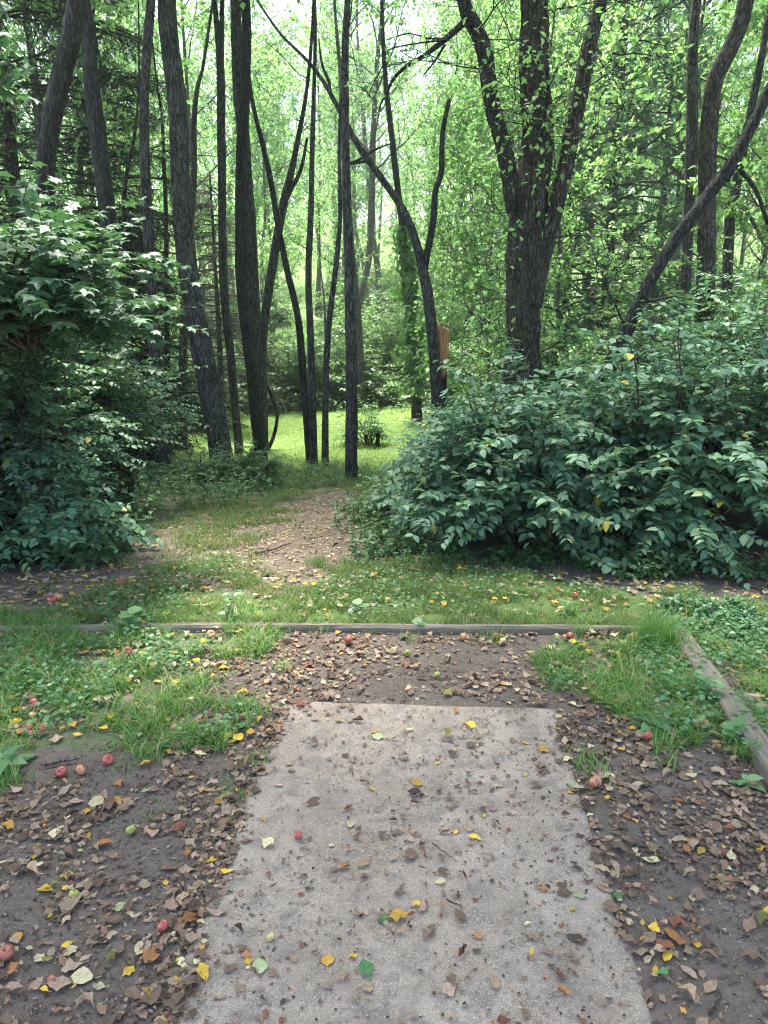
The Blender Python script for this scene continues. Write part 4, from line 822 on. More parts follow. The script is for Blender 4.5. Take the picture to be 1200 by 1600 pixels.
for q in (np.array([(-6, 2.3), (-2.15, 2.3), (-2.2, 4.2), (-6, 4.6)]), np.array([(2.35, 2.6), (6, 2.6), (6, 4.9), (2.3, 4.2)])):
    P, h = tufted(q, 1300, 9, .025, rsG, .4); L.append(blades(P, h * .08 * (.4 + .9 * rsG.random(len(P))), .0056, rsG, 1.0))
W_bd = gpoly([(200, 968), (1010, 975), (1010, 984), (860, 990), (640, 984), (430, 986), (200, 984)]); P, h = tufted(W_bd, 260, 9, .015, rsG, .03, False); L.append(blades(P, h * .075 * (.5 + .8 * rsG.random(len(P))), .0045, rsG, .8))
P, h = tufted(W_back, 5600, 9, .022, rsG, .3); L.append(blades(P, h * .062 * (.5 + .9 * rsG.random(len(P))), .004, rsG, .8))
W_verge = gpoly([(300, 800), (420, 770), (440, 745), (600, 748), (640, 790), (560, 900), (548, 850), (570, 800), (556, 764), (480, 768), (430, 800), (410, 850), (290, 890)])
P, h = tufted(gpoly([(190, 830), (260, 790), (340, 775), (425, 785), (405, 850), (320, 885), (210, 900)]), 420, 8, .03, rsG, .4); L.append(blades(P, h * .07 * (.5 + .9 * rsG.random(len(P))), .006, rsG, .8))
P, h = tufted(W_verge, 1800, 8, .03, rsG, .3); L.append(blades(P, h * .07 * (.5 + .9 * rsG.random(len(P))), .006, rsG, .8))
stuff("short_grass", L, 'grass_pale')
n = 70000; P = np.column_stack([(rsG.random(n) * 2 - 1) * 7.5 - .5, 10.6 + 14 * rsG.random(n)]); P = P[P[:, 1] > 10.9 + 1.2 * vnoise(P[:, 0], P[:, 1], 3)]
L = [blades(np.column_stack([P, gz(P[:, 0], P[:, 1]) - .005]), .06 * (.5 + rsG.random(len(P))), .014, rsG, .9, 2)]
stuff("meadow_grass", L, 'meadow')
# clover and ground ivy between the blades
L = []
for poly, n, s in ((W_left, 3400, .020), (W_right, 2000, .019), (W_out, 1600, .018), (W_back, 4200, .017)):
    P = sample(poly, n, rsG, .2); P = P[vnoise(P[:, 0] * 3, P[:, 1] * 3, 58) > .35 + .25 * rsG.random(len(P))]; u, v = pad_local(P); P = P[~((np.abs(u) < PADW / 2 + .02) & (v < .03))]
    m = len(P); P3 = np.column_stack([P, gz(P[:, 0], P[:, 1]) + .015 + .075 * rsG.random(m)]); a = rsG.random(m) * 6.28
    L.append(leaves(P3, np.column_stack([np.cos(a), np.sin(a), .1 * np.ones(m)]), nrm(np.array([0, 0, 1.]) + rsG.normal(0, .3, (m, 3))), s * (.6 + .8 * rsG.random(m)), ROUND, 1.0, None, rsG))
stuff("clover", L, 'herb', True)
# undergrowth: low leafy plants under the shrubs and along the path
def undergrowth(name, poly, n, hmin, hmax, ls, mat, rs, tpl=OVATE, per=9, edge=.25):
    c = sample(poly, n, rs, edge); m = len(c); h = (hmin + (hmax - hmin) * rs.random(m) ** 1.5) * (.6 + .8 * vnoise(c[:, 0] * 1.2, c[:, 1] * 1.2, 64))
    st = branches(rs, np.column_stack([c, gz(c[:, 0], c[:, 1]) - .01]), np.column_stack([rs.normal(0, .35, (m, 2)), np.ones(m)]), h, 4, 0, .12)
    p, d, f = spawn(rs, st, per, .3, 1.0, 1.0, .3, 0.0); d[:, 2] = .1 * rs.normal(0, 1, len(d)) - .1
    l = leaves(p, d, nrm(np.array([0, 0, 1.]) + rs.normal(0, .3, p.shape)), ls * (.55 + .7 * rs.random(len(p))), tpl, 1.0, None, rs); sv = polytubes(st, np.full((m, 5), .0022), 3)
    V, q, t = merge([(l[0], l[1], l[2]), (sv[0], sv[1])]); rn = np.concatenate([l[3], np.full(len(sv[0]), .3)])
    return tag(obj(name, mesh_data(name, V, [q, t], M[mat], True, {"rnd": rn})), None, None, None, "stuff")
rsU = np.random.default_rng(321)
undergrowth("undergrowth", gpoly([(-200, 760), (60, 770), (150, 775), (215, 800), (215, 860), (150, 890), (40, 900), (-200, 930)]), 620, .12, .42, .085, 'leaf_shade', rsU)
undergrowth("undergrowth", gpoly([(120, 745), (300, 735), (420, 740), (425, 790), (340, 800), (260, 790), (200, 790), (120, 775)]), 950, .1, .42, .055, 'leaf_under', rsU)
undergrowth("undergrowth", gpoly([(560, 870), (540, 830), (565, 790), (600, 760), (680, 745), (720, 800), (720, 880), (640, 885)]), 620, .08, .34, .055, 'leaf_under', rsU)
undergrowth("undergrowth", gpoly([(560, 880), (700, 868), (820, 890), (1000, 905), (1260, 915), (1260, 890), (1000, 875), (700, 850)]), 420, .05, .2, .05, 'leaf_shade', rsU)
undergrowth("undergrowth", gpoly([(1060, 950), (1230, 950), (1260, 985), (1120, 1000), (1070, 975)]), 420, .03, .09, .035, 'herb', rsU)
undergrowth("undergrowth", gpoly([(400, 745), (480, 735), (520, 725), (600, 745), (560, 758), (470, 765), (420, 770)]), 260, .08, .3, .05, 'leaf_under', rsU)
undergrowth("undergrowth", np.array([(-8, 21), (8, 21), (9, 27), (-9, 27)]), 900, .2, .7, .11, 'leaf_under', rsU, SIMPLE, 8)
# distinct little plants
def seedling(label, px, py, h, n, ls, seed, tpl=OVATE, name="seedling", lean=(0, 0), cat="plant", mat='herb'):
    rs = np.random.default_rng(seed); g = ground_at(px, py); base = on_ground(g[0], g[1]); t = thing(name, label, cat, base)
    st = branches(rs, np.array([[0, 0, -.01]]), np.array([[lean[0], lean[1], 1.]]), h, 6, 0, .06); V, Q = polytubes(st, np.linspace(.003, .0015, 7)[None], 5); obj("stem", mesh_data("stem", V, [Q], M['twig' if mat != 'herb' else 'herb'], True, {"rnd": np.full(len(V), .4)}), t)
    f = np.linspace(.25, 1, n); x = f * 6; i = np.minimum(x.astype(int), 5); w = (x - i)[:, None]; p = st[0][i] * (1 - w) + st[0][i + 1] * w; a = np.arange(n) * 2.4 + rs.random(n)
    V, q, tt, rn = leaves(p, np.column_stack([np.cos(a), np.sin(a), .15 * np.ones(n)]), nrm(np.array([0, 0, 1.]) + rs.normal(0, .2, (n, 3))), ls * (.7 + .5 * rs.random(n)), tpl, 1.05, None, rs); obj("leaves", mesh_data("leaves", V, [q, tt], M[mat], True, {"rnd": rn}), t)
seedling("bluish green weed with a leaning leafy stem just behind the back board", 352, 975, .20, 11, .07, 401, lean=(.35, .1))
seedling("bright green weed growing over the left end of the back board", 205, 990, .14, 9, .075, 402, ROUND)
seedling("pale green weed standing in the grass behind the back left board", 170, 972, .16, 9, .075, 403)
seedling("light green seedling behind the middle of the long back board", 560, 962, .08, 7, .06, 404, ROUND)
seedling("light green weed behind the long back board, right of the middle", 885, 962, .10, 8, .065, 405)
seedling("low leafy weed in front of the long back board, left of the middle", 655, 985, .06, 8, .05, 406, ROUND)
seedling("broad-leaved plantain in the grass beside the red apple on the right", 1018, 1140, .05, 8, .11, 407)
seedling("broad-leaved weed leaning against the cracked grey beam", 1105, 1095, .12, 8, .075, 408, ROUND)
seedling("broad-leaved weed by the lower end of the cracked grey beam", 1150, 1160, .09, 10, .07, 409, ROUND)
seedling("low broad-leaved weed at the left edge of the grass", 8, 1205, .07, 9, .12, 410)
seedling("little weed next to the orange apple at the right edge", 1165, 1230, .05, 6, .07, 411)
seedling("bright yellow-green maple seedling poking out of the bush on the right", 1060, 800, .25, 6, .11, 412, MAPLE)
def grass_clump():
    rs = np.random.default_rng(421); g = ground_at(1030, 1012); n = 420; P = rs.normal(0, .06, (n, 2)); P = np.column_stack([P, np.full(n, -.01)])
    V, q, t, rn = blades(P, .26 * (.5 + .6 * rs.random(n)), .005, rs, .7); tag(obj("grass_clump", mesh_data("grass_clump", V, [q, t], M['grass'], False, {"rnd": rn * .5}), None, on_ground(g[0], g[1])), "tall dark green grass clump at the corner where the two boards meet", "grass clump")
grass_clump()

# ------------------------------------------------------------------ fallen leaves
def litter(P, yaw, S, asp, curl, bend, tilt, rs):
    """dead leaves: 7 stations x 3 verts plus a stalk; returns verts (n,k,3), quads, tris"""
    n = len(P); t = np.array([0, .12, .3, .52, .74, .9, 1.0]); wp = np.array([.03, .2, .42, .5, .38, .18, .02]); m = len(t)
    a = (t[None] - .5) * bend[:, None] * 1.6; x = np.cumsum(np.cos(a) * np.gradient(t)[None], 1); x = x - x.mean(1, keepdims=True); zc = np.cumsum(np.sin(a) * np.gradient(t)[None], 1)
    V = np.zeros((n, m, 3, 3)); jag = 1 + .16 * rs.normal(0, 1, (n, m, 2)) * (rs.random((n, 1, 1)) < .6)
    for j, s in enumerate((-1, 0, 1)):
        w = wp[None] * asp[:, None] * (jag[:, :, 0 if s < 0 else 1] if s else 1); an = curl[:, None] * (1.0 if s < 0 else 1.0) + .25 * rs.normal(0, 1, (n, m)) * (1 if s else 0)
        V[:, :, j, 0] = x; V[:, :, j, 1] = s * w * np.cos(an); V[:, :, j, 2] = zc + (abs(s) * w * np.sin(an))
    V = V.reshape(n, -1, 3); st = np.zeros((n, 2, 3)); st[:, 0] = V[:, 1] + [-.28, .02, .03]; st[:, 1] = V[:, 1] + [-.27, -.02, .03]; st[:, :, 1] += (.1 * rs.normal(0, 1, n))[:, None]
    V = np.concatenate([V, st], 1) * S[:, None, None]
    cy, sy = np.cos(yaw), np.sin(yaw); tx, ty = tilt[:, 0], tilt[:, 1]
    V[..., 2] += V[..., 0] * tx[:, None] + V[..., 1] * ty[:, None]
    X = V[..., 0] * cy[:, None] - V[..., 1] * sy[:, None]; Y = V[..., 0] * sy[:, None] + V[..., 1] * cy[:, None]; Zz = V[..., 2] - V[..., 2].min(1, keepdims=True)
    V = np.stack([X, Y, Zz], -1)
    q = []
    for i in range(m - 1):
        for j in range(2): q.append((i * 3 + j, (i + 1) * 3 + j, (i + 1) * 3 + j + 1, i * 3 + j + 1))
    k = 21; tr = [(0, 2, k), (0, k, k + 1)]
    return V, np.array(q), np.array(tr)
BROWN = np.array([(.26, .18, .115), (.20, .138, .09), (.32, .23, .155), (.15, .10, .066), (.23, .152, .10), (.37, .285, .195), (.10, .068, .048), (.29, .19, .135), (.18, .125, .09), (.40, .29, .21)])
PAL = {'brown': None, 'tan': (.42, .31, .20), 'yellow': (.62, .42, .05), 'gold': (.50, .30, .05), 'orange': (.38, .17, .06), 'rust': (.22, .085, .055), 'cream': (.58, .50, .30), 'pale green': (.40, .46, .24), 'green': (.09, .24, .08), 'olive': (.22, .22, .06), 'dark': (.07, .045, .035)}
hand = [(336, 1345, 'yellow', .052), (226, 1197, 'yellow', .055), (232, 1237, 'pale green', .05), (185, 1228, 'orange', .05), (700, 1087, 'olive', .06), (941, 1072, 'cream', .075), (380, 1087, 'yellow', .06), (712, 1120, 'orange', .04), (735, 1148, 'yellow', .055),
        (700, 1170, 'olive', .055), (848, 1179, 'gold', .05), (651, 1275, 'gold', .042), (648, 1293, 'dark', .06), (513, 1540, 'gold', .042), (572, 1566, 'green', .06), (600, 1488, 'green', .045), (622, 1487, 'gold', .055), (552, 1542, 'yellow', .026),
        (408, 1539, 'pale green', .055), (724, 1412, 'rust', .045), (907, 1413, 'pale green', .04), (1018, 1347, 'cream', .055), (965, 1402, 'green', .035), (1035, 1525, 'green', .04), (1022, 1453, 'yellow', .042), (1012, 1502, 'cream', .032), (1055, 1472, 'orange', .065),
        (1057, 1447, 'rust', .06), (1128, 1376, 'gold', .045), (1082, 1405, 'cream', .03), (1135, 1358, 'pale green', .035), (1095, 1333, 'gold', .045), (829, 1519, 'yellow', .022), (893, 1434, 'yellow', .022), (755, 1305, 'yellow', .022), (712, 1340, 'yellow', .022), (682, 1228, 'yellow', .022),
        (968, 1236, 'yellow', .05), (185, 1420, 'pale green', .042), (204, 1433, 'cream', .036), (222, 1487, 'cream', .06), (237, 1500, 'orange', .055), (175, 1500, 'olive', .045), (62, 1500, 'cream', .035), (110, 1490, 'cream', .045), (70, 1393, 'yellow', .05), (82, 1388, 'olive', .04),
        (48, 1365, 'tan', .06), (300, 1243, 'tan', .04), (130, 1385, 'brown', .05), (490, 1275, 'brown', .06), (420, 1332, 'cream', .05), (412, 1287, 'yellow', .026), (545, 1297, 'rust', .04), (540, 1390, 'orange', .042), (700, 1600, 'brown', .05), (722, 1537, 'rust', .05), (770, 1580, 'tan', .05),
        (880, 1575, 'orange', .036), (900, 1485, 'dark', .07), (848, 1412, 'orange', .04), (880, 1412, 'brown', .05), (690, 1470, 'brown', .05), (575, 1595, 'tan', .04), (420, 1090, 'cream', .055), (893, 1102, 'cream', .045), (868, 1053, 'tan', .05), (910, 1062, 'tan', .055), (450, 1037, 'cream', .055),
        (470, 1065, 'tan', .06), (790, 1060, 'tan', .05), (185, 1252, 'gold', .055), (10, 1250, 'orange', .05), (150, 1258, 'cream', .06), (135, 1270, 'gold', .045), (100, 1310, 'pale green', .034), (58, 1325, 'yellow', .036), (97, 1336, 'pale green', .034), (75, 1502, 'olive', .03), (235, 1557, 'pale green', .035), (290, 1555, 'olive', .075),
        (1110, 1545, 'tan', .055), (1175, 1500, 'brown', .07), (1190, 1440, 'olive', .055), (1080, 1215, 'cream', .05), (1005, 1200, 'tan', .06), (905, 1105, 'pale green', .03), (380, 1120, 'gold', .045), (405, 1127, 'gold', .05), (255, 1010, 'tan', .045), (460, 1100, 'orange', .03), (530, 1140, 'tan', .04), (560, 1140, 'dark', .05), (582, 1270, 'gold', .03), (585, 1163, 'gold', .03), (640, 1155, 'cream', .035), (590, 1175, 'pale green', .05), (895, 1230, 'pale green', .05), (1000, 1075, 'cream', .03), (1178, 1065, 'tan', .04), (1170, 1450, 'brown', .06)]
rsL = np.random.default_rng(501)
hp = []; hc = []; hs = []
for px, py, c, s in hand:
    g = ground_at(px, py); hp.append(g[:2]); hc.append(c); hs.append(s)
W_dl = gpoly([(-220, 1240), (0, 1205), (150, 1170), (330, 1165), (400, 1120), (440, 1100), (400, 1200), (330, 1390), (230, 1640), (-300, 1640)])
W_dr = gpoly([(865, 1100), (870, 1060), (960, 1110), (1060, 1135), (1150, 1195), (1340, 1240), (1450, 1640), (1030, 1640), (960, 1400)])
W_db = gpoly([(400, 1000), (430, 985), (850, 985), (860, 1000), (850, 1060), (870, 1100), (440, 1100), (390, 1120), (300, 1100), (340, 1050)])
c, s = cos(YAW), sin(YAW); W_pad = PAD0 + np.array([(a * c + b * s, -a * s + b * c) for a, b in ((-PADW / 2, -PADL), (PADW / 2, -PADL), (PADW / 2, 0), (-PADW / 2, 0))])
def clumped(poly, n, k, thr, edge=.1):
    P = sample(poly, n * 4, rsL, edge); nz = vnoise(P[:, 0] * k, P[:, 1] * k, 77) * .65 + vnoise(P[:, 0] * k * 3, P[:, 1] * k * 3, 78) * .35
    return P[nz > thr + .35 * (rsL.random(len(P)) - .5)][:n]
Pd = [clumped(W_dl, 2200, 2.6, .58), clumped(W_dr, 1600, 2.6, .56), clumped(W_db, 1500, 2.5, .36)]
edge_l = np.column_stack([-PADW / 2 - np.abs(rsL.normal(0, .11, 900)) + .05, -PADL * rsL.random(900)]); edge_r = np.column_stack([PADW / 2 + np.abs(rsL.normal(0, .09, 520)) - .03, -PADL * rsL.random(520)])
for e in (edge_l, edge_r): Pd.append(PAD0 + np.column_stack([e[:, 0] * c + e[:, 1] * s, -e[:, 0] * s + e[:, 1] * c]))
P_dirt = np.concatenate(Pd); P_pad = clumped(W_pad, 760, 3.0, .50, 0.0); P_padc = clumped(np.concatenate([W_pad]), 2600, 2.5, .48, 0.0)
P_grass = np.concatenate([sample(W_left, 420, rsL), sample(W_right, 260, rsL), sample(W_back, 420, rsL), sample(W_out, 110, rsL), sample(gpoly([(-250, 960), (-250, 890), (60, 900), (240, 880), (260, 915), (180, 965)]), 420, rsL)])
W_bare = gpoly([(190, 830), (260, 790), (340, 775), (425, 785), (405, 850), (320, 885), (210, 900)]); P_path = np.concatenate([sample(W_path, 3000, rsL, .7), sample(W_bare, 900, rsL, .5)]); P_far = np.concatenate([sample(gpoly([(700, 880), (1250, 925), (1250, 960), (800, 905)]), 120, rsL)] + [clumped(np.array(q), 1500, 2.2, .48) for q in OUT_L + OUT_R])
def sizes(n, m, sd): return np.clip(rsL.lognormal(math.log(m), sd, n), .012, .085)
cat_P = [np.array(hp), P_dirt, P_pad, P_padc, P_grass, P_path, P_far]
cat_S = [np.array(hs), sizes(len(P_dirt), .0225, .5), sizes(len(P_pad), .022, .42), sizes(len(P_padc), .011, .4) * .9, sizes(len(P_grass), .042, .3), sizes(len(P_path), .024, .4), np.concatenate([sizes(120, .05, .3), sizes(len(P_far) - 120, .03, .4)])]
wts = {1: dict(brown=.86, tan=.05, cream=.025, yellow=.012, orange=.02, rust=.02, gold=.015), 2: dict(brown=.74, rust=.08, tan=.07, yellow=.05, orange=.03, cream=.03), 3: dict(brown=.8, rust=.08, dark=.12), 4: dict(brown=.42, tan=.2, cream=.15, yellow=.12, gold=.06, orange=.05), 5: dict(brown=.42, tan=.42, cream=.14, gold=.01, yellow=.01), 6: dict(brown=.4, tan=.3, cream=.2, yellow=.1)}
names = list(hc)
for i in range(1, 7): names += list(rsL.choice(list(wts[i]), len(cat_P[i]), p=np.array(list(wts[i].values())) / sum(wts[i].values())))
LP = np.concatenate(cat_P); LS = np.minimum(np.concatenate(cat_S), .062); nL = len(LP); names = np.array(names); isH = np.arange(nL) < len(hp); isCrumb = np.zeros(nL, bool); o0 = len(hp) + len(P_dirt) + len(P_pad); isCrumb[o0:o0 + len(P_padc)] = True
col = np.array([BROWN[rsL.integers(len(BROWN))] if a == 'brown' else PAL[a] for a in names]) * (.66 + .5 * rsL.random((nL, 1)))
flat = np.isin(names, ['yellow', 'cream', 'pale green', 'green', 'gold'])
curl = np.where(flat, rsL.normal(.1, .2, nL), rsL.normal(.3, .45, nL)); bend = np.where(flat, rsL.normal(0, .3, nL), rsL.normal(.15, .55, nL)); asp = rsL.uniform(.5, .85, nL)
tilt = rsL.normal(0, .11, (nL, 2)) * np.where(flat, .5, 1)[:, None]; yaw = rsL.random(nL) * 6.28
LV, LQ, LT = litter(LP, yaw, LS, asp, curl, bend, tilt, rsL)
u, v = pad_local(LP); onpad = (np.abs(u) < PADW / 2) & (v < 0) & (v > -PADL)
lz = np.where(onpad, np.maximum(.018, gz(LP[:, 0], LP[:, 1]) + .003), gz(LP[:, 0], LP[:, 1]) + .003) + rsL.random(nL) * .006 * (~onpad)
dens_up = np.zeros(nL); dens_up[o0 + len(P_padc):o0 + len(P_padc) + len(P_grass)] = .02; lz = lz + dens_up * rsL.random(nL)
pxu, pyv, dep = project(np.column_stack([LP, lz])); vis = (pxu > 0) & (pxu < 1200) & (pyv > 0) & (pyv < 1600)
area = np.where(vis, (LS / dep) ** 2 * asp * (.35 + 1.65 / np.maximum(dep, 1)), 0) + isH * 10; big = np.zeros(nL, bool); big[np.argsort(-area)[:300]] = True
def place(px, py, i):
    rows = "lowest in view" if py > 1500 else ("low in view" if py > 1330 else ("at mid height" if py > 1200 else ("near its far end" if py > 1060 else "near the back board")))
    if onpad[i]:
        w = u[i] / PADW; cx = "by its left edge" if w < -.25 else ("by its right edge" if w > .25 else "in its middle")
        return f"on the slab {cx}, " + rows
    if py < 1100 and 300 < px < 870: return "on dirt beyond the slab, " + rows
    if px < 600: return ("just left of the slab, " if u[i] > -PADW / 2 - .16 else ("on dirt far left, " if px > 130 else "near the left edge, ")) + rows
    return ("just right of the slab, " if u[i] < PADW / 2 + .16 else ("on dirt far right, " if px < 1110 else "near the right edge, ")) + rows
ADJ = {'brown': 'brown', 'tan': 'tan', 'yellow': 'yellow', 'gold': 'golden', 'orange': 'orange', 'rust': 'reddish', 'cream': 'cream', 'pale green': 'pale green', 'green': 'green', 'olive': 'olive', 'dark': 'dark'}
labs = {}
for i in np.where(big)[0]:
    sz = "large" if LS[i] > .055 else ("small" if LS[i] < .035 else "medium"); cu = "flat" if flat[i] or abs(curl[i]) + abs(bend[i]) < .4 else ("curled" if abs(curl[i]) + abs(bend[i]) > 1.1 else "wavy")
    labs.setdefault(f"{sz} {cu} {ADJ[names[i]]} leaf {place(pxu[i], pyv[i], i)}", []).append(i)
ORD = {2: ["left one of two", "right one of two"], 3: ["leftmost of three", "middle one of three", "rightmost of three"]}
for lab, ix in labs.items():
    ix = sorted(ix, key=lambda i: pxu[i]); apart = len(ix) in ORD and min(np.diff(pxu[ix])) > 22
    for j, i in enumerate(ix):
        l = lab + (", " + ORD[len(ix)][j] if apart else "")
        if len(l.split()) > 16: l = l.replace(" one of two", " one").replace(" one of three", " one").replace("most of three", "most")
        nm = ADJ[names[i]].replace(' ', '_') + "_leaf"
        tag(obj("fallen_leaf", mesh_data("fallen_leaf", LV[i], [LQ, LT], M['litter'], True, {"Col": np.tile(col[i], (LV.shape[1], 1))}), None, (LP[i][0], LP[i][1], lz[i])), l, "fallen leaf", lab if (len(ix) > 1 and not apart) else "fallen leaves big enough to tell apart")
r = np.where(~big)[0]; k = LV.shape[1]; V = LV[r] + np.column_stack([LP[r], lz[r]])[:, None]; off = (np.arange(len(r)) * k)[:, None, None]
rk = np.random.default_rng(577); Pk = np.concatenate([sample(W_dl, 6500, rk, .1), sample(W_dr, 4800, rk, .1), sample(W_db, 2200, rk, .1)]); uu, vv = pad_local(Pk); Pk = Pk[~((np.abs(uu) < PADW / 2 - .05) & (vv < -.05))]
nk = len(Pk); sk = np.clip(rk.lognormal(math.log(.0075), .5, nk), .003, .02); Vk, Qk, Tk = litter(Pk, rk.random(nk) * 6.28, sk, rk.uniform(.25, .9, nk), rk.normal(.4, .5, nk), rk.normal(0, .6, nk), rk.normal(0, .2, (nk, 2)), rk)
Vk = Vk + np.column_stack([Pk, gz(Pk[:, 0], Pk[:, 1]) + .001])[:, None]; ck = np.array([(.05, .036, .028), (.11, .08, .06), (.2, .15, .11), (.28, .23, .18), (.08, .06, .05)])[rk.integers(0, 5, nk)]; offk = (np.arange(nk) * k)[:, None, None]
tag(obj("soil_crumbs", mesh_data("soil_crumbs", Vk.reshape(-1, 3), [(Qk[None] + offk).reshape(-1, 4)], M['litter'], True, {"Col": np.repeat(ck, k, 0)})), None, None, None, "stuff")
tag(obj("leaf_litter", mesh_data("leaf_litter", V.reshape(-1, 3), [(LQ[None] + off).reshape(-1, 4), (LT[None] + off).reshape(-1, 3)], M['litter'], True, {"Col": np.repeat(col[r], k, 0)})), None, None, None, "stuff")

# ------------------------------------------------------------------ apples
def apple_mesh(name, mat, seed):
    rs = np.random.default_rng(seed); n, m = 20, 16; th = np.linspace(0.02, pi - .02, m); ph = np.linspace(0, 2 * pi, n, endpoint=False); TH, PH = np.meshgrid(th, ph, indexing='ij')
    r = 1 - .42 * np.exp(-(TH / .38) ** 2) - .22 * np.exp(-((pi - TH) / .3) ** 2) + .05 * np.cos(TH) + .04 * np.cos(5 * PH) * np.exp(-((pi - TH) / .9) ** 2); r = r * (1 + .22 * fbm(np.cos(PH) * 1.5 + TH, np.sin(PH) * 1.5 + TH, seed))
    V = np.stack([r * np.sin(TH) * np.cos(PH) * 1.06, r * np.sin(TH) * np.sin(PH), r * np.cos(TH) * .92], -1).reshape(-1, 3) * .5
    i = np.arange(m - 1)[:, None] * n; j = np.arange(n)[None]; Q = np.stack([i + j, i + n + j, i + n + (j + 1) % n, i + (j + 1) % n], -1).reshape(-1, 4); V = np.concatenate([V, [V[:n].mean(0), V[-n:].mean(0)]]); b = len(V) - 2
    jj = np.arange(n); Tt = np.concatenate([np.stack([jj, (jj + 1) % n, np.full(n, b)], -1), np.stack([(m - 1) * n + (jj + 1) % n, (m - 1) * n + jj, np.full(n, b + 1)], -1)])
    return mesh_data(name, V, [Q, Tt], M[mat])
stem_me = None
V_, Q_, T_ = tube(*smooth_path(np.array([(0, 0, .22), (.01, .01, .38), (.05, .02, .56)]), np.array([.03, .022, .03]), .05), 6, 0, 1); stem_me = mesh_data("stem", V_, [Q_, T_], plain("apple_stem", (.06, .04, .025)))
AM = {k: [apple_mesh("apple_" + k, 'apple_' + k, 600 + 7 * i + j) for j in range(2)] for i, k in enumerate(['red', 'peach', 'orange', 'green', 'brown', 'tan'])}
apples = [(82, 936, 'red', 16, "red apple on the bare soil at the far left, left one of a touching pair"), (92, 933, 'peach', 16, "pinkish apple on the bare soil at the far left, right one of a touching pair"), (189, 910, 'red', 15, "red apple alone on the soil left of the dirt path"),
 (200, 1021, 'red', 16, "red apple in the left grass with a yellow leaf leaning on it"), (330, 995, 'orange', 16, "orange apple in the grass just before the back board, left of the dirt"), (545, 999, 'red', 15, "red and yellow apple on the bare dirt in front of the back board"), (55, 1103, 'red', 17, "red apple in the left grass, uppermost near the photo's left edge"),
 (46, 1142, 'red', 15, "dull red apple in the left grass, left one of a pair near the photo's edge"), (70, 1140, 'orange', 15, "brownish orange apple in the left grass, right one of a pair near the edge"), (169, 1186, 'red', 18, "bright red apple at the front rim of the left grass, beside a cream leaf"), (97, 1205, 'red', 18, "crimson apple on the soil below the left grass, beside the brownish one"),
 (127, 1202, 'peach', 18, "brownish pink apple with a stalk below the left grass"), (1, 1193, 'red', 14, "red apple cut off by the photo's left edge, beside the grass"), (274, 1142, 'orange', 15, "rotting orange apple among brown leaves at the right rim of the left grass"), (147, 1080, 'tan', 12, "small tan apple in the middle of the left grass"), (52, 1122, 'tan', 12, "small tan apple just below the uppermost red one in the left grass"),
 (898, 930, 'red', 11, "small dark red apple in the grass in front of the right bush"), (1145, 939, 'tan', 13, "yellow apple on the dark soil by the right bush"), (724, 995, 'orange', 13, "orange apple lying in front of the back board, right of the middle"), (775, 994, 'red', 12, "dark red apple under the weeds in front of the back board"), (786, 1001, 'tan', 11, "tan apple beside the dark red one in front of the back board"),
 (890, 997, 'red', 14, "pink red apple in the right grass near the back board"), (869, 999, 'tan', 12, "tan apple left of the pink red one near the back board"), (637, 1020, 'green', 12, "yellow-green apple on the bare dirt behind the slab"), (683, 1054, 'green', 11, "small green apple in the middle of the bare dirt behind the slab"), (650, 1041, 'orange', 10, "tiny orange apple on the bare dirt behind the slab"),
 (615, 1016, 'tan', 12, "tan apple left of the yellow-green one on the bare dirt"), (930, 1220, 'peach', 22, "peach red apple right beside the slab, next to a tuft of grass"), (1013, 1150, 'red', 17, "dark red apple under the plantain on the right"), (1089, 1134, 'orange', 16, "orange apple in the right grass, left one of a touching pair"), (1102, 1135, 'orange', 13, "smaller orange apple in the right grass, right one of a touching pair"),
 (1177, 1223, 'orange', 16, "orange red apple next to a weed at the right edge"), (1179, 1071, 'peach', 12, "pale peach apple outside the cracked beam, lower one"), (1179, 996, 'peach', 13, "pale peach apple outside the cracked beam, upper one"), (1051, 1036, 'peach', 10, "small peach apple deep in the right grass near the clump"),
 (205, 1296, 'green', 17, "green apple on the left dirt, nearer the slab and farther back"), (116, 1397, 'green', 18, "green apple on the left dirt, in the lower left quarter"), (255, 1446, 'red', 20, "bright red apple with a green end on the left dirt, beside the slab"), (11, 1487, 'brown', 27, "large bruised brownish red apple at the photo's left edge"), (83, 1531, 'brown', 19, "small red-brown apple on the lower left dirt"),
 (467, 1320, 'red', 15, "small dark red apple alone on the concrete slab"), (425, 1491, 'tan', 15, "small yellow crab apple on the slab's left part")]
rsA = np.random.default_rng(650)
for j, (px, py, k, w, lab) in enumerate(apples):
    g = ground_at(px, py + w * .45); x, y = g[0], g[1]; dpt = project(g)[2]; dm = .9 * w * dpt / F
    uu, vv = pad_local(np.array([[x, y]])); zb = .018 if (abs(uu[0]) < PADW / 2 and vv[0] < 0) else float(gz(x, y)) + (.004 if not (inpoly(np.array([[x, y]]), W_left)[0] or inpoly(np.array([[x, y]]), W_right)[0]) else .018)
    o = obj("apple", AM[k][j % 2], None, (x, y, zb + dm * .41)); o.scale = (dm,) * 3; o.rotation_euler = (rsA.uniform(-1.3, 1.3), rsA.uniform(-1.0, 1.0), rsA.random() * 6.28); tag(o, lab, "apple", "windfall apples")
    if w >= 15: obj("stem", stem_me, o)

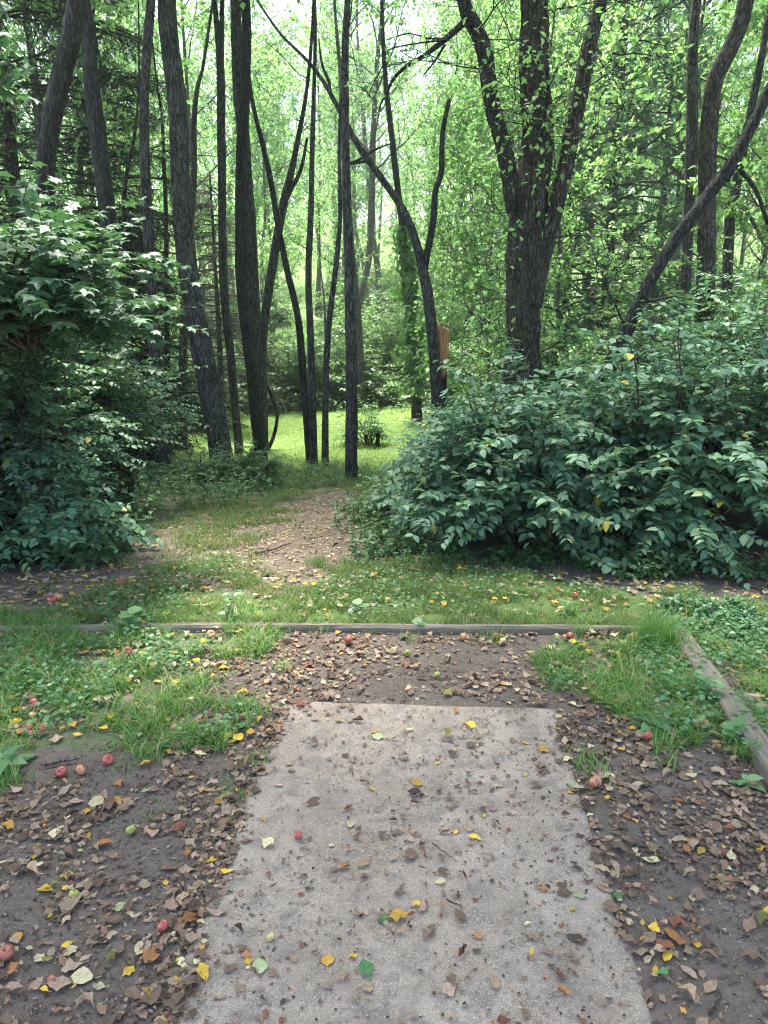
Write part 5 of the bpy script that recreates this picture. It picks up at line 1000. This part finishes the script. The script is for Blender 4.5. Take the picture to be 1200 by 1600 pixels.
# ------------------------------------------------------------------ twigs lying about
def stick(label, px1, py1, px2, py2, r, seed):
    rs = np.random.default_rng(seed); a, b = ground_at(px1, py1), ground_at(px2, py2); n = 7; t = np.linspace(0, 1, n)[:, None]; P = a + (b - a) * t; P[1:-1, :2] += rs.normal(0, np.linalg.norm(b - a) * .035, (n - 2, 2))
    uu, vv = pad_local(P[:, :2]); on = (np.abs(uu) < PADW / 2) & (vv < 0); P[:, 2] = np.where(on, .022, gz(P[:, 0], P[:, 1]) + .008) + r; c = P[0].copy(); V, Q, Tt = tube(*smooth_path(P - c, np.linspace(r, r * .5, n), .02), 6, .3, seed)
    tag(obj("twig", mesh_data("twig", V, [Q, Tt], M['twig']), None, c), label, "twig")
stick("thin dark twig in the middle of the concrete slab", 675, 1366, 712, 1392, .0022, 701)
stick("short dark twig on the slab, below its middle", 697, 1455, 722, 1465, .0025, 702)
stick("grey stick lying between the right bush and the grass", 805, 902, 862, 850, .008, 703)
stick("thick short dark stick beside the right edge of the slab", 985, 1325, 1015, 1330, .006, 704)
stick("dark bent twig on the dirt near the right apples", 925, 1183, 975, 1178, .004, 705)
stick("pale broken stick in the bottom right corner", 1108, 1590, 1124, 1568, .004, 706)
stick("thin root-like twig near the bruised apple on the left", 30, 1477, 55, 1505, .002, 707)
stick("thin twig on the dirt left of the slab, near the bottom", 95, 1440, 130, 1415, .002, 708)
stick("long thin twig on the left dirt, above the bruised apple", 70, 1440, 115, 1432, .002, 709)
stick("grey stick across the soil at the far left, by the pair of apples", 45, 935, 85, 915, .010, 710)
stick("thin pale twig at the edge of the dark soil by the right bush", 748, 900, 775, 920, .005, 711)
stick("fallen stick on the dark soil below the right bush", 1065, 882, 1115, 915, .008, 712)
stick("curved brown stick along the front rim of the left grass", 70, 1200, 122, 1190, .006, 713)
stick("thin straight twig on the dirt right of the slab", 1012, 1238, 1052, 1268, .003, 714)
stick("thin twig on the leafy path, near its left side", 398, 868, 455, 852, .008, 715)
# ------------------------------------------------------------------ the apple tree overhead, and the air
def apple_tree():  # crown stays out of view, placed and shaped to keep sun off the slab
    rs = np.random.default_rng(801); root = thing("apple_tree", "apple tree that shades the slab from above, behind the viewer", "tree", on_ground(2.3, -2.2))
    V, Q, Tt = tube(*smooth_path(np.array([(0, 0, -.2), (-.15, .2, 1.0), (-1.0, 1.6, 2.9), (-2.6, 4.4, 5.4), (-3.2, 5.9, 8.8)]), np.array([.2, .16, .14, .11, .03]), .1), 14, .25, 802); obj("trunk", mesh_data("trunk", V, [Q, Tt], M['bark_brown']), root)
    n = 44; zz = np.linspace(4.4, 8.7, n); az = np.arange(n) * 2.4; P0 = np.column_stack([np.interp(zz, [2.9, 5.4, 8.8], [-1., -2.6, -3.2]), np.interp(zz, [2.9, 5.4, 8.8], [1.6, 4.4, 5.9]), zz])
    w, l = crown_from(rs, P0, np.column_stack([np.cos(az), np.sin(az), .22 * np.ones(n)]), 3.2 * (.75 + .4 * rs.random(n)), .035, 9, 8, 12, .12, .01, tpl=SIMPLE)
    off = np.array([2.3, -2.2, 0]); V = l[0].reshape(-1, 4, 3); c = V.mean(1) + off; keep = c[:, 2] > EYE + .42 * np.maximum(c[:, 1], 0) + .75
    W = merge(w); Q = W[1]; c = W[0][Q].mean(1) + off; Q = Q[c[:, 2] > EYE + .42 * np.maximum(c[:, 1], 0) + .75]
    obj("limbs", mesh_data("limbs", W[0], [Q], M['bark_brown']), root); V = V[keep].reshape(-1, 3); k = keep.sum(); T4 = SIMPLE[2][None] + (np.arange(k) * 4)[:, None, None]
    obj("crown", mesh_data("crown", V, [T4.reshape(-1, 3)], M['leaf_under'], False, {"rnd": l[3].reshape(-1, 4)[keep].ravel()}), root)
apple_tree()
HAZE = .0009
def haze():
    x, y0, y1, z0, z1 = 355., -65., 405., -8., 62.; V = np.array([(a, b, c) for a in (-x, x) for b in (y0, y1) for c in (z0, z1)])
    Q = np.array([(0, 1, 3, 2), (4, 6, 7, 5), (0, 4, 5, 1), (2, 3, 7, 6), (0, 2, 6, 4), (1, 5, 7, 3)])
    m = bpy.data.materials.new("haze"); m.use_nodes = True; nt = m.node_tree; nt.nodes.clear(); out = nt.nodes.new("ShaderNodeOutputMaterial"); pv = nt.nodes.new("ShaderNodeVolumePrincipled")
    pv.inputs["Color"].default_value = (.92, .96, .94, 1); pv.inputs["Density"].default_value = HAZE; pv.inputs["Anisotropy"].default_value = .3; nt.links.new(pv.outputs[0], out.inputs["Volume"])
    tag(obj("haze", mesh_data("haze", V, [Q], m, False)), None, None, None, "stuff")
haze()
for o in scene.objects:
    if "label" in o and len(__import__("re").findall(r"[A-Za-z0-9][A-Za-z0-9'\u2019-]*", o["label"])) > 16: print("LONG", o["label"])
print("polys", sum(len(o.data.polygons) for o in scene.objects if o.type == 'MESH'), "objects", len(scene.objects))
